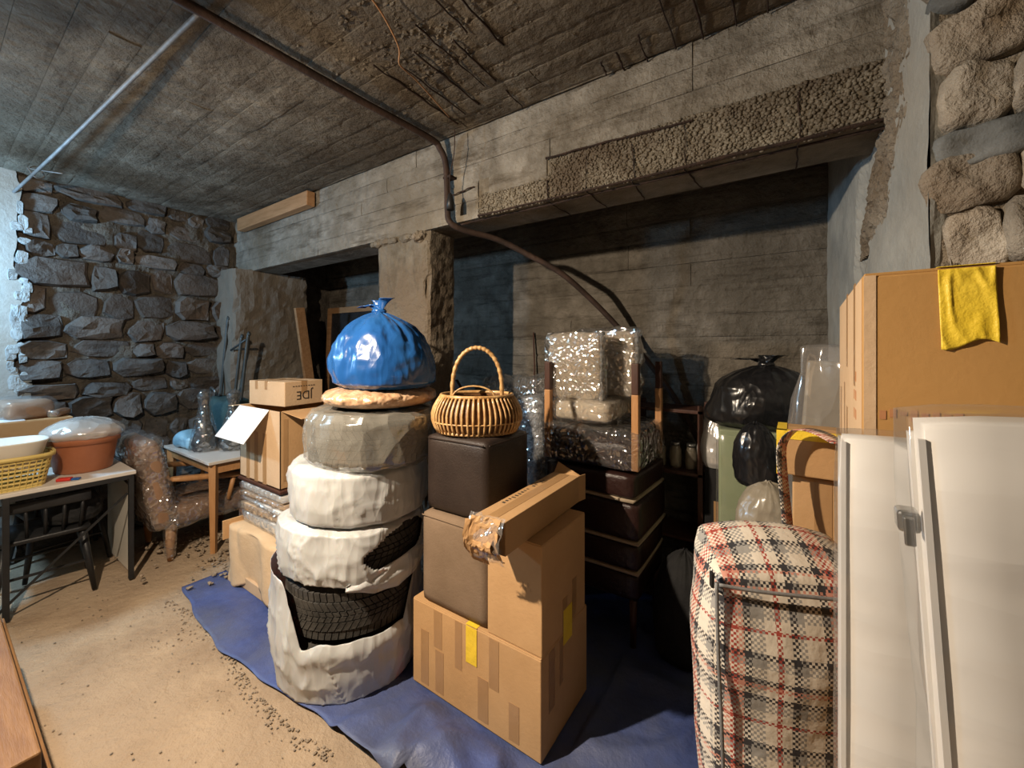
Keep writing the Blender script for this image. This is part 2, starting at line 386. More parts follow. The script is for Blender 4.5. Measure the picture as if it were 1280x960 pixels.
def text_on(name, body, size, m, parent, loc, rot, ext=.0004):
    cu = bpy.data.curves.new(name, 'FONT'); cu.body = body; cu.size = size; cu.extrude = ext; cu.align_x = 'CENTER'; cu.align_y = 'CENTER'
    tmp = bpy.data.objects.new(name, cu); C.objects.link(tmp)
    bpy.context.view_layer.update()
    me = bpy.data.meshes.new_from_object(tmp.evaluated_get(bpy.context.evaluated_depsgraph_get()))
    bpy.data.objects.remove(tmp)
    me.materials.clear(); me.materials.append(M[m])
    o = bpy.data.objects.new(name, me); C.objects.link(o); o.parent = parent; o.location = loc; o.rotation_euler = rot
    return o


_ico = {}
def ico(sub):
    if sub not in _ico:
        b = NB(); bmesh.ops.create_icosphere(b, subdivisions=sub, radius=1); b.verts.ensure_lookup_table()
        _ico[sub] = ([v.co.copy() for v in b.verts], [[v.index for v in f.verts] for f in b.faces]); b.free()
    return _ico[sub]
class Blobs:
    """many small pebbles in one mesh"""
    def __init__(s): s.v = []; s.f = []
    def add(s, x, y, z, r, k=(1, 1, 1), jit=.25, rnd=random, sub=1):
        V, F = ico(sub); b = len(s.v)
        for c in V:
            q = r*(1+rnd.uniform(-jit, jit)); s.v.append((x+c.x*k[0]*q, y+c.y*k[1]*q, z+c.z*k[2]*q))
        s.f += [[i+b for i in f] for f in F]
    def build(s, name, m, parent=None, smooth=False):
        me = bpy.data.meshes.new(name); me.from_pydata(s.v, [], s.f); me.materials.append(M[m])
        if smooth: me.polygons.foreach_set('use_smooth', [True]*len(me.polygons))
        o = bpy.data.objects.new(name, me); C.objects.link(o)
        if parent is not None: o.parent = parent
        return o

# ================================================================== LAMPS (both stand outside the picture)
def pendant(loc):
    t = thing('pendant_lamp', 'bare bulb under a shallow black enamel shade hanging on a ceiling cord', 'lamp', loc)
    obj('cord', tube(NB(), [(0, 0, .12), (0, 0, 2.94-loc[2])], .004, 6), 'hose', t)
    obj('socket', lathe(NB(), [(.012, .13), (.02, .12), (.022, .06), (.018, .045)], 14, cap0=True, cap1=True), 'black', t, True)
    obj('lamp_shade', lathe(NB(), [(.02, .10), (.06, .085), (.11, .030), (.112, .027), (.058, .080), (.02, .095)], 28, closed=True), 'enamel', t, True)
    obj('bulb', lathe(NB(), [(.012, .085), (.016, .075), (.028, .045), (.026, .03), (.012, .016)], 18, cap0=True, cap1=True), emit('bulb_glow', (1, .72, .42), 6), t, True)
    l = bpy.data.lights.new('bulb_light', 'POINT'); l.energy = LEAK_W; l.color = (1, .82, .62); l.shadow_soft_size = .022
    lo = bpy.data.objects.new('bulb_light', l); C.objects.link(lo); lo.parent = t; lo.location = (0, 0, -.012)
    l = bpy.data.lights.new('reflector_light', 'SPOT'); l.energy = LAMP_W; l.color = (1, .82, .62); l.shadow_soft_size = .03; l.spot_size = R(150); l.spot_blend = 1
    lo = bpy.data.objects.new('reflector_light', l); C.objects.link(lo); lo.parent = t; lo.location = (0, 0, -.03)
    lo.rotation_euler = Vector((.45, 1.0, -2)).to_track_quat('-Z', 'Y').to_euler()
pendant((-1.8, -.2, 2.5))
def tube_lamp(loc):
    t = thing('tube_lamp', 'cool white tube lamp hanging near the left wall', 'lamp', loc)
    obj('housing', bx(-.04, .04, -.32, .32, .02, .05, .006), 'white_plastic', t)
    for s_ in (-1, 1):
        obj('end_cap', bx(-.03, .03, s_*.305-.015, s_*.305+.015, -.035, .03, .004), 'white_plastic', t)
        obj('hanger', tube(NB(), [(0, s_*.25, .05), (0, s_*.25, 2.92-loc[2])], .004, 6), 'pipe_grey', t)
    obj('tube', tube(NB(), [(0, -.29, -.012), (0, .29, -.012)], .013, 12), emit('tube_glow', (.45, .75, 1), 4), t, True)
    l = bpy.data.lights.new('tube_light', 'POINT'); l.energy = TUBE_W; l.color = (.38, .68, 1); l.shadow_soft_size = .09
    lo = bpy.data.objects.new('tube_light', l); C.objects.link(lo); lo.parent = t; lo.location = (0, 0, -.13)
tube_lamp((-4.3, -.3, 2.3))

# ================================================================== SETTING
CEIL = 2.94
bm = NB()
def floor_fn(u, v):
    x = -5.3+u*7.4; y = -2.4+v*5.6
    z = -.006+.006*nz(x, y, 0, 2.2)+.004*nz(x, y, 0, 9)-.006
    k = max(0, 1-abs(y-1.45)/.55)*max(0, min(1, (-3.25-x)/.3))
    z += k*(.02+.02*nz(x, y, 3, 7))
    return Vector((x, y, min(z, .03) if k > 0 else min(z, -.001)))
surf(bm, floor_fn, 185, 140)
struct('floor', bm, 'dirt', 'sandy trodden dirt and concrete cellar floor', True)
# crumbs of mortar lying along the wall and the tarp edge
bl = Blobs(); rr = random.Random(3)
def crumb(x, y, r, z=0): bl.add(x, y, z+r*.3, r, (rr.uniform(.6, 1.3), rr.uniform(.6, 1.3), rr.uniform(.4, .8)), .25, rr)
for i in range(420): crumb(rr.uniform(-4.3, -3.2), 1.5+rr.gauss(0, .22), rr.uniform(.004, .02), .02)
for i in range(320):
    x = rr.uniform(-3.3, -1.5); crumb(x, .93+.03*math.sin(x*4)-abs(rr.gauss(0, .07))*(.4+max(0, nz(x, 0, 0, 3))*2), rr.uniform(.002, .007), -.008)
for i in range(160): crumb(rr.uniform(-3.9, -1.3), rr.uniform(.1, .9), rr.uniform(.002, .006), -.008)
o = bl.build('mortar_crumbs', 'crumb'); tag(o, 'loose sandy mortar crumbs scattered on the dirt floor', 'rubble', kind='stuff')

# ceiling slab and its board-cast strips
bm = bx(-5.3, 2.1, -2.4, 3.3, CEIL+.02, CEIL+.2)
ceil = struct('ceiling', bm, 'concrete', 'low rough board-cast concrete cellar ceiling')
def cast_strip(name, parent, m, axis, a0, a1, b0, b1, c, t, na, nb, amp, o):
    """one board-wide band of cast concrete; axis 'z' hangs from a ceiling, 'y' stands on a face whose outward side is -Y"""
    bm = NB()
    def fn(u, v):
        a = a0+u*(a1-a0); b = b0+v*(b1-b0)
        e = min(v, 1-v)*(b1-b0)
        d = amp*nz(a*.5, b, 0, 5, o)+amp*.6*nz(a, b, 0, 19, o)
        if e < .004: d -= t*.4
        q = c - (t + d)
        return Vector((a, b, q)) if axis == 'z' else Vector((a, q, b))
    surf(bm, fn, na, nb)
    # close the band back into the slab so it has real thickness
    r = bmesh.ops.extrude_edge_only(bm, edges=[e for e in bm.edges if e.is_boundary])
    for v in [g for g in r['geom'] if isinstance(g, bmesh.types.BMVert)]:
        if axis == 'z': v.co.z = c+.03
        else: v.co.y = c+.03
    return obj(name, bm, m, parent, False)
rr = random.Random(5)
y = -1.2
while y < 1.9:
    wd = rr.uniform(.10, .145); y1 = min(y+wd, 1.9)
    cut = rr.uniform(-3.4, -.4)
    for (a, b) in ((-4.95, cut), (cut+.004, 1.3)):
        cast_strip('cast_strip', ceil, 'concrete', 'z', a, b, y, y1-.0012, CEIL, rr.uniform(.003, .009), int((b-a)/.03), 6, .007, rr.uniform(0, 50))
    y = y1
for i in range(6):
    y0 = 2.2+i*.135
    cast_strip('cast_strip', ceil, 'concrete', 'z', -4.95, .35, y0, y0+.132, CEIL, rr.uniform(.002, .01), 60, 3, .006, rr.uniform(0, 50))
# exposed rusty reinforcement in the spalled ceiling
def rebar(parent, pts, r=.006):
    pts = spline(pts, 5) if len(pts) > 2 else [Vector(pts[0]).lerp(Vector(pts[1]), k/8) for k in range(9)]
    bm = NB()
    tube(bm, [p+Vector((rr.uniform(-.004, .004), rr.uniform(-.004, .004), rr.uniform(-.003, .003))) for p in pts], [r*rr.uniform(.7, 1.35) for _ in pts], 6)
    return obj('rebar', bm, 'rebar', parent)
ZC = CEIL-.016
for x, ya, yb in ((-1.04, 1.0, 1.45), (-1.28, 1.15, 1.62), (-1.40, 1.25, 1.72), (-1.21, 1.3, 1.62), (-1.22, 1.7, 1.88), (-1.12, .85, 1.3), (-1.52, 1.3, 1.75), (-1.62, 1.2, 1.8),
                  (-.42, 1.0, 1.9), (-.31, .9, 1.9), (-.19, 1.1, 1.9), (-.08, 1.0, 1.9), (.04, 1.1, 1.9), (-.55, 1.72, 1.9), (-.66, 1.76, 1.9), (-.74, 1.78, 1.89)):
    rebar(ceil, [(x+.01, ya, ZC), (x, yb, ZC)], rr.uniform(.003, .0055))
# spalled lumps around the bars
bl = Blobs()
for i in range(520):
    x = rr.gauss(-1.3, .22); y = rr.gauss(1.35, .25)
    if y > 1.85 or x > -.75: continue
    bl.add(x, y, CEIL-.006, rr.uniform(.003, .010), (1.6, 1, .6), .4, rr)
o = bl.build('spalled_lumps', 'concrete', ceil); o['kind'] = 'stuff'

# beam
BY0, BY1, BZ = 1.905, 2.19, 2.39
beam = struct('beam', bx(-4.95, .33, BY0+.012, BY1, BZ+.004, CEIL+.02), 'beamc', 'deep board-cast concrete beam crossing the cellar ceiling', cat='beam')
zs = [BZ, BZ+.115, BZ+.225, BZ+.335, BZ+.44, CEIL]
for i in range(5):
    if i < 2: segs = [(-4.95, -3.3), (-3.296, -1.56)]
    else: segs = [(-4.95, -3.3+i*.3), (-3.296+i*.3, -1.07 if i == 2 else -.36), (-1.066 if i == 2 else -.356, .31)]
    for a, b in segs:
        cast_strip('cast_strip', beam, 'beamc', 'y', a, b, zs[i], zs[i+1]-.003, BY0+.012, rr.uniform(.006, .014), max(6, int((b-a)/.03)), 6, .006, rr.uniform(0, 50))
# honeycombed lower face: bare pebbles with stirrups showing
bm = NB()
box(bm, -1.55, .31, BY0+.002, BY0+.03, BZ, BZ+.223)
o = obj('honeycomb_backing', bm, 'pebble', beam)
bl = Blobs()
for i in range(5200):
    x = rr.uniform(-1.55, .31); z = BZ+.222*rr.random()
    if x < -1.07 and z > BZ+.13: continue
    bl.add(x, BY0+.003-rr.uniform(0, .006), z, rr.uniform(.004, .0095), (rr.uniform(.8, 1.3), .8, 1), .1, rr)
o = bl.build('aggregate_pebbles', 'pebble', beam, True); o['kind'] = 'stuff'
o = obj('render_patch', bx(-1.47, -1.08, BY0-.006, BY0+.02, BZ+.12, BZ+.222, .004), 'beamc', beam)
yb = BY0-.010
rebar(beam, [(-1.08, yb, BZ+.222), (-.75, yb, BZ+.215), (-.36, yb, BZ+.2)], .006)
rebar(beam, [(-1.55, yb+.004, BZ+.008), (-.6, yb, BZ+.003), (.3, yb, BZ+.008)], .006)
rebar(beam, [(-1.75, yb+.05, BZ-.004), (-.6, yb+.05, BZ-.005), (.3, yb+.05, BZ-.004)], .006)
for x in (-1.08, -.85, -.62, -.39, .02):
    rebar(beam, [(x, yb, BZ+.215*rr.uniform(.5, 1)), (x+rr.uniform(-.015, .015), yb, BZ)], rr.uniform(.0018, .0035))
    rebar(beam, [(x, yb, BZ-.004), (x+rr.uniform(-.03, .03), BY1-.02, BZ-.004)], .003)
rebar(beam, [(-1.75, yb-.0, BZ+.17), (-1.58, yb, BZ+.19)], .004)

# column under the beam, with broken arris and crumbled head
def rough_block(x0, x1, y0, y1, z0, z1, cuts, amp, s, o, chip=.03):
    bm = NB(); nx, ny, nzz = cuts
    h = ((x0, x1), (y0, y1), (z0, z1))
    def face(ax, val, na, nb):
        ia, ib = [k for k in range(3) if k != ax]
        def fn(u, v):
            p = [0, 0, 0]; p[ax] = val; p[ia] = h[ia][0]+u*(h[ia][1]-h[ia][0]); p[ib] = h[ib][0]+v*(h[ib][1]-h[ib][0]); return Vector(p)
        surf(bm, fn, na, nb)
    n = (nx, ny, nzz)
    for ax in range(3):
        ia, ib = [k for k in range(3) if k != ax]
        for val in h[ax]: face(ax, val, n[ia], n[ib])
    bmesh.ops.remove_doubles(bm, verts=bm.verts[:], dist=.0005)
    cx, cy = (x0+x1)/2, (y0+y1)/2
    for v in bm.verts:
        c = v.co.copy()
        ex = (abs(c.x-cx))/((x1-x0)/2); ey = abs(c.y-cy)/((y1-y0)/2)
        edge = max(0, min(ex, ey)-.85)/.15
        d = Vector((nz(c.x, c.y, c.z, s, o), nz(c.x, c.y, c.z, s, o+7), 0))*amp + Vector((nz(c.x, c.y, c.z, s*4, o), nz(c.x, c.y, c.z, s*4, o+7), 0))*amp*.5
        k = edge*chip*(.35+max(0, nz(c.x, c.y, c.z, 9, o+3))*1.4)
        v.co += d + Vector((cx-c.x, cy-c.y, 0)).normalized()*k
    return bm
col = struct('column', rough_block(-2.52, -1.983, BY0+.005, BY1-.01, 0, BZ+.002, (20, 12, 90), .012, 5, 3, .05), 'pier', 'rough concrete column with broken edges under the beam', False, 'column')
bm = NB()
for k in range(26):
    x = rr.uniform(-2.56, -1.96); r = bmesh.ops.create_icosphere(bm, subdivisions=2, radius=rr.uniform(.02, .04))
    yy = BY0+rr.uniform(-.006, .02)
    for v in r['verts']: v.co = Vector((v.co.x*1.4, v.co.y*.7, v.co.z*.8))*(1+.5*nz(v.co.x, v.co.y, v.co.z, 40, k))+Vector((x, yy, BZ-.025))
obj('crumbled_head', bm, 'pier', col)['kind'] = 'stuff'
bm = NB(); r = bmesh.ops.create_icosphere(bm, subdivisions=3, radius=.05)
for v in r['verts']: v.co = Vector((v.co.x*.9, v.co.y*.8, v.co.z*.85))*(1+.5*nz(v.co.x, v.co.y, v.co.z, 22, 4))+Vector((-2.06, BY0-.01, BZ-.04))
obj('mortar_lump', bm, 'stone_pale', col)

# pier carrying the left end of the beam
struct('pier', rough_block(-4.95, -4.5, 1.74, 2.49, 0, BZ+.002, (10, 18, 60), .03, 3, 8, .05), 'pier_dark', 'rough concrete pier carrying the left end of the beam', False, 'pier')

# back wall of cast courses
bw = struct('wall_back', bx(-5.1, .6, 3.012, 3.25, -.05, CEIL+.1), 'backc', 'board-cast concrete back wall with rough horizontal courses')
z = 0; i = 0
while z < CEIL:
    z1 = min(CEIL, z+rr.uniform(.13, .21)); cut = rr.uniform(-1.6, -.3); 
    for a, b in ((-5.0, cut), (cut+.003, .32)):
        cast_strip('cast_course', bw, 'backc', 'y', a, b, z, z1-.004, 3.012, rr.uniform(.004, .02), int((b-a)/.03), 7, .009, rr.uniform(0, 60))
    z = z1

# right wall: rendered return, slightly splayed, with a broken patch
def rw(u, v):
    y = 1.546+u*(3.05-1.546); z = v*CEIL
    x = .272+.093*(1.905-y)+.01*nz(y, z, 0, 2.2)+.004*nz(y, z, 0, 10)
    # patch where the render has come away below the beam end
    e = abs(y-(2.15+.28*(2.35-z)))-.12+.08*nz(y, z, 2, 5)
    if 1.75 < z < 2.6 and e < 0: x += min(.02, -e*.5)+.012*nz(y, z, 4, 22)
    return Vector((x, y, z))
bm = NB(); surf(bm, rw, 90, 150)
box(bm, .42, .6, 1.62, 3.1, 0, CEIL)
surf(bm, lambda u, v: Vector((.306+u*.06+.006*nz(0, v*CEIL, u, 6), 1.545+.004*nz(u, v*CEIL, 0, 9)+.03*u, v*CEIL)), 6, 150)
struct('wall_right', bm, 'render', 'grey rendered side wall with a ragged bare patch')
bm = NB()
def bare(u, v):
    z = 1.98+v*.92; yc = 1.84+.95*max(0, 2.45-z)**1.25+.03*nz(0, z, 0, 7); y = yc+(u-.5)*.36
    env = 1-abs(u-.5)*2.3-.9*max(0, abs(v-.5)-.38)*8
    d = .016*min(1, env+.35+.8*nz(y, z, 1, 9))+.018*nz(y, z, 5, 22)*max(0, env)+.008*nz(y, z, 5, 60)
    return Vector((.272+.093*(1.905-y)+.012-d*1.3, y, z))
surf(bm, bare, 50, 110)
obj('bare_mortar', bm, 'mortar_pale', bpy.data.objects['wall_right'])
# rubble walls: every stone its own piece
def stone_piece(parent, m, to3, a0, a1, b0, b1, depth, rnd, fine=False):
    """one field stone with an irregular outline; to3(a,b,d) maps the wall plane plus outward depth into space"""
    n = 14 if fine else 9
    ca, cb = (a0+a1)/2, (b0+b1)/2; ha, hb = (a1-a0)/2, (b1-b0)/2
    rings = []
    out = []
    for k in range(n):
        t = 2*PI*k/n+rnd.uniform(-.15, .15); c, s = math.cos(t), math.sin(t)
        f = 1/((abs(c)**7+abs(s)**7)**(1/7)); f *= rnd.uniform(.88, 1.08)
        out.append((c*f*ha, s*f*hb))
    lv = ((1.0, -.06), (1.0, depth*.55), (.90, depth*rnd.uniform(.85, 1)), (.45, depth*rnd.uniform(.85, 1.15))) if not fine else \
         ((1.0, -.06), (1.0, depth*.3), (.93, depth*.7), (.78, depth*.95), (.5, depth*1.08), (.22, depth*1.1))
    bm = NB()
    ta, tb = rnd.uniform(-.4, .4), rnd.uniform(-.4, .4)
    for q, (sc, d) in enumerate(lv):
        row = []
        for (x, y) in out:
            dd = d
            if q >= 2: dd = d*(1+ta*x/ha*sc+tb*y/hb*sc)+rnd.uniform(-.12, .12)*depth
            row.append(bm.verts.new(to3(ca+x*sc, cb+y*sc, dd)))
        rings.append(row)
    for p, q in zip(rings, rings[1:]):
        for k in range(n): bm.faces.new((p[k], p[(k+1) % n], q[(k+1) % n], q[k]))
    cv = bm.verts.new(to3(ca, cb, depth*rnd.uniform(.8, 1.15)))
    for k in range(n): bm.faces.new((rings[-1][k], rings[-1][(k+1) % n], cv))
    return obj('stone', bm, m, parent)
LX = -4.9
bm = bx(LX-.3, LX-.02, -2.4, 3.1, -.05, CEIL+.05)
surf(bm, lambda u, v: Vector((LX+.02+.035*nz(u*2.0, v*CEIL, 0, 5)+.02*nz(u*2, v*CEIL, 0, 14), .3+u*1.7, v*CEIL)), 70, 110)
wl = struct('wall_left', bm, 'mortar', 'dark rubble stone wall at the left')
rs = random.Random(21)
z = 0
while z < CEIL-.02:
    hgt = rs.uniform(.11, .24); z1 = min(z+hgt, CEIL)
    y = .42+rs.uniform(-.05, .05)
    while y < 1.82:
        wd = rs.uniform(.13, .42); y1 = min(y+wd, 1.86)
        if y1-y > .06:
            dz = rs.uniform(-.025, .025)
            stone_piece(wl, 'stone', lambda a, b, d: Vector((LX+d, a, b)), y+.004, y1-.004, max(0, z+dz+.004), min(CEIL, z1+dz-.004), rs.uniform(.03, .13), rs)
        y = y1
    z = z1
# smooth plastered stretch nearer the camera, its broken whitewashed edge
def pl(u, v):
    y = -2.3+u*2.72; z = v*CEIL
    e = .42+.05*nz(0, z, 0, 4, 2)+.02*nz(0, z, 0, 15, 2)
    y = -2.3+u*(e+2.3)
    return Vector((LX+.10+.012*nz(y, z, 0, 2), y, z))
bm = NB(); surf(bm, pl, 60, 110)
r = bmesh.ops.extrude_edge_only(bm, edges=[e for e in bm.edges if e.is_boundary])
for v in [g for g in r['geom'] if isinstance(g, bmesh.types.BMVert)]: v.co.x = LX-.02
obj('plaster_coat', bm, 'render', wl)
for k in range(46):
    z = rs.uniform(1.2, 2.85); y = .42+.05*nz(0, z, 0, 4, 2)+rs.uniform(-.03, .05)
    hh = rs.uniform(.02, .06)
    stone_piece(wl, 'flake', lambda a, b, d: Vector((LX+.095+d*.3, a, b)), y-rs.uniform(.01, .035), y+rs.uniform(.01, .035), z-hh, z+hh, .05, rs).name = 'whitewash_flake'
# right-hand rubble face
RY = 1.56
bm = bx(.36, 1.9, RY+.03, RY+.25, -.05, CEIL+.05)
surf(bm, lambda u, v: Vector((.31+u*1.2, RY+.0+.02*nz(u*1.2, v*CEIL, 0, 6)+.015*nz(u*1.2, v*CEIL, 0, 18), v*CEIL)), 90, 190)
wf = struct('wall_front_right', bm, 'mortar_pale', 'pale rubble masonry wall face at the far right')
def rough_stone(parent, m, a0, a1, b0, b1, depth, rnd):
    n, rg = 20, 7
    ca, cb = (a0+a1)/2, (b0+b1)/2; ha, hb = (a1-a0)/2, (b1-b0)/2; o = rnd.uniform(0, 90)
    ta, tb = rnd.uniform(-.5, .5), rnd.uniform(-.6, .6); rot = rnd.uniform(-.25, .25)
    bm = NB(); rows = []
    for q in range(rg):
        sc = (1.0, 1.0, .96, .86, .66, .42, .18)[q]; d0 = (-.05, .3, .75, 1, 1.05, 1.08, 1.08)[q]
        row = []
        for k in range(n):
            t = 2*PI*k/n; c, s_ = math.cos(t), math.sin(t)
            f = 1/((abs(c)**5+abs(s_)**5)**.2)*(1+.16*nz(c*1.3, s_*1.3, o, 1.5))
            x, y = c*f*sc, s_*f*sc
            d = depth*d0*(1+(ta*x+tb*y)*.7)+(.02*nz(x*ha, y*hb, o, 16)+.010*nz(x*ha, y*hb, o, 45) if q > 1 else 0)
            X, Y = x*ha, y*hb
            row.append(bm.verts.new((ca+X*math.cos(rot)-Y*math.sin(rot), RY-d, cb+X*math.sin(rot)+Y*math.cos(rot))))
        rows.append(row)
    for p, q in zip(rows, rows[1:]):
        for k in range(n): bm.faces.new((p[k], p[(k+1) % n], q[(k+1) % n], q[k]))
    bm.faces.new(rows[-1])
    return obj('stone', bm, m, parent, True)
rs = random.Random(71); z = 1.25
while z < CEIL-.01:
    hgt = rs.uniform(.07, .17); z1 = min(z+hgt, CEIL); x = .315+rs.uniform(-.02, .03)
    while x < 1.2:
        wd = rs.uniform(.07, .2); x1 = x+wd; dz = rs.uniform(-.03, .03)
        rough_stone(wf, 'stone_grey' if rs.random() < .2 else 'stone_pale', x-.004, x1+.004, z+dz-.004, min(CEIL, z1+dz+.004), rs.uniform(.02, .075), rs)
        x = x1
    z = z1
# unseen walls that close the cellar behind the camera
struct('wall_rear', bx(-5.2, 2.1, -2.6, -2.4, -.05, CEIL+.05), 'mortar', 'rubble wall behind the viewpoint')
struct('wall_far_right', bx(1.9, 2.1, -2.4, 1.8, -.05, CEIL+.05), 'mortar', 'rubble wall right of the viewpoint')

# ------------------------------------------------------------------ pipes and wires
tag(obj('ceiling_pipe', tube(NB(), spline([(-1.86, -.6, 2.885), (-1.86, .3, 2.885), (-1.84, 1.2, 2.88), (-1.81, 1.74, 2.875), (-1.80, 1.83, 2.84), (-1.785, 1.865, 2.76), (-1.775, 1.868, 2.62), (-1.765, 1.862, 2.46), (-1.75, 1.87, 2.385), (-1.70, 1.95, 2.345), (-1.58, 2.13, 2.31),
    (-1.42, 2.29, 2.21), (-1.264, 2.42, 2.10), (-1.125, 2.6, 1.93), (-.98, 2.75, 1.73), (-.80, 2.86, 1.48), (-.648, 2.93, 1.24), (-.5, 2.95, .95)], 6), .019, 10), 'pipe_rust', None, True),
    'rusty brown pipe along the ceiling, bending down over the beam to the back wall', 'pipe')
tag(obj('conduit_bracket', bx(-1.80, -1.735, 1.855, BY0+.004, 2.66, 2.675, .002), 'rebar'), 'small rusty bracket holding the pipe on the beam face', 'bracket')
tag(obj('ceiling_rod', tube(NB(), spline([(-1.86, .62, 2.905), (-2.6, .57, 2.875), (-3.6, .5, 2.83), (-4.86, .40, 2.77)], 6), .010, 8), 'pipe_grey', None, True),
    'thin grey conduit crossing the ceiling to the left wall', 'conduit')
tag(obj('wire_tie', tube(NB(), spline([(-4.3, .42, 2.84), (-4.3, .46, 2.78), (-4.33, .50, 2.81), (-4.31, .47, 2.86), (-4.25, .43, 2.82), (-4.05, .55, 2.78)], 5), .004, 6), 'pipe_grey', None, True), 'twisted wire tie hanging from the grey ceiling conduit', 'wire')
tag(obj('loose_wire', tube(NB(), spline([(-1.26, .85, 2.90), (-1.296, .997, 2.89), (-1.363, 1.141, 2.87), (-1.43, 1.20, 2.865), (-1.46, 1.25, 2.875), (-1.50, 1.36, 2.90), (-1.535, 1.48, 2.905), (-1.6, 1.70, 2.91)], 6), .0035, 6), 'copper', None, True),
    'loose copper coloured wire dangling from the ceiling', 'wire')
t = thing('lamp_holder', 'empty black bulb holder hanging on a thin cord before the beam', 'lamp holder', (-1.684, 1.80, 2.43))
obj('cord', tube(NB(), spline([(.035, 0, .47), (.03, 0, .33), (-.004, 0, .2), (0, 0, .09)], 5), .003, 6), 'pipe_rust', t)
obj('socket', lathe(NB(), [(.006, .10), (.012, .09), (.02, .06), (.022, .05), (.024, .0), (.019, .0)], 14, cap0=True, cap1=True), 'black', t, True)
tag(obj('timber_block', jitter(bx(-4.62, -3.31, 1.82, 1.895, 2.79, 2.915, .008), .006, 4, 3), 'wood_x'), 'short brown timber wedged between ceiling and beam', 'timber')

# ================================================================== TARP
def tarp_fn(u, v):
    x = -3.36+u*3.55; y0 = .945+.035*math.sin(x*3.1)+.02*nz(x, 0, 0, 5)+(.06 if x > -1.2 else 0)
    if x < -3.1: y0 += (-3.1-x)*.1
    y = y0+v*(2.75-y0)
    front = max(0, 1-(y-y0)/.38)
    pile = max(0, min(1, (x+1.75)/.3))
    z = .003+front*(.006+.012*max(0, nz(x, y, 0, 5))+.012*max(0, fold(x*2.2, y*3, 7)-.5)+pile*.10*max(0, fold(x*3.3, y*2.2, 1.5)-.45))
    if -1.62 < x < -.7 and y < 1.33: z += .11*max(0, fold(x*2.6+.4, y*1.6, 9)-.5)*min(1, (1.33-y)/.1)*min(1, (y-y0)/.08+.15)
    if -.72 < x < -.05: z += .05*max(0, fold(x*4, y*2.5, 4)-.4)
    return Vector((x, y, z))
bm = NB(); surf(bm, tarp_fn, 260, 90)
tag(obj('ground_tarp', bm, 'tarp', None, True, .002), 'dusty blue tarpaulin spread on the floor under the stacks', 'tarp')

# ================================================================== CARTONS
def plate(face, w, d, h, u0, u1, v0, v1, t=.0012, off=0.0):
    """thin strip lying on one side of a box w x d x h centred on its base; u along the side, v up (or across the top)"""
    if face == 'F': return bx(u0-w/2, u1-w/2, -d/2-off-t, -d/2-off, v0, v1)
    if face == 'B': return bx(u0-w/2, u1-w/2, d/2+off, d/2+off+t, v0, v1)
    if face == 'R': return bx(w/2+off, w/2+off+t, u0-d/2, u1-d/2, v0, v1)
    if face == 'L': return bx(-w/2-off-t, -w/2-off, u0-d/2, u1-d/2, v0, v1)
    return bx(u0-w/2, u1-w/2, v0-d/2, v1-d/2, h+off, h+off+t)
def carton(name, label, x0, x1, y0, y1, z0, z1, rz=0, m='card', tapes=(), flaps='x', group=None):
    w, d, h = x1-x0, y1-y0, z1-z0
    t = thing(name, label, 'box', ((x0+x1)/2, (y0+y1)/2, z0), rz, group)
    g = .005
    hb = h-.004 if flaps else h
    obj('body', bx(-w/2, w/2, -d/2, d/2, 0, hb, .004, 2), m, t)
    if flaps == 'x':
        obj('flap', bx(-w/2+.002, w/2-.002, -d/2+.002, -.002, hb-.001, h, .001, 1), m, t)
        obj('flap', bx(-w/2+.002, w/2-.002, .002, d/2-.002, hb-.001, h, .001, 1), m, t)
    elif flaps == 'y':
        obj('flap', bx(-w/2+.002, -.002, -d/2+.002, d/2-.002, hb-.001, h, .001, 1), m, t)
        obj('flap', bx(.002, w/2-.002, -d/2+.002, d/2-.002, hb-.001, h, .001, 1), m, t)
    for (f, u0, u1, v0, v1, mm) in tapes:
        obj('tape', plate(f, w, d, h, u0, u1, v0, v1), mm, t)
    return t
# --- the two cartons of the middle stack
b1 = carton('cardboard_box', 'large taped cardboard box on the tarp, bottom of the middle stack', -1.50, -.79, 1.345, 1.765, .012, .41, flaps='x', tapes=[
    ('F', .055, .105, .02, .27, 'tape'), ('F', .15, .20, .02, .21, 'tape'), ('F', .14, .19, .22, .388, 'tape'), ('F', .27, .31, .18, .388, 'tape'), ('F', .46, .51, .18, .388, 'tape'),
    ('F', .40, .455, .02, .20, 'tape'), ('F', .56, .61, .02, .17, 'tape'), ('R', .06, .11, .15, .388, 'tape'), ('R', .15, .18, .2, .388, 'tape')])
obj('yellow_tape', plate('F', .71, .42, .398, .335, .395, .235, .392, .0016, .0013), 'ytape', b1)
obj('yellow_tape', bx(-.02, .04, -.213, -.16, .398, .3998), 'ytape', b1)
b2 = carton('cardboard_box', 'tall cardboard box on the middle stack, beside the taupe pouf', -1.054, -.79, 1.352, 1.745, .412, .845, flaps='y', tapes=[
    ('F', .12, .165, .0, .0, 'tape')][:0]+[('R', .17, .21, 0, .14, 'tape'), ('R', .26, .30, .02, .18, 'tape')])
o = obj('yellow_tape', bx(.1322, .1335, -.02, .06, -.055, .09), 'ytape', b2)
for k in range(5): obj('print_mark', bx(.03+k*.012, .036+k*.012, -.1972, -.1966, .24+(k % 2)*.012, .25+(k % 2)*.02), 'tape', b2)
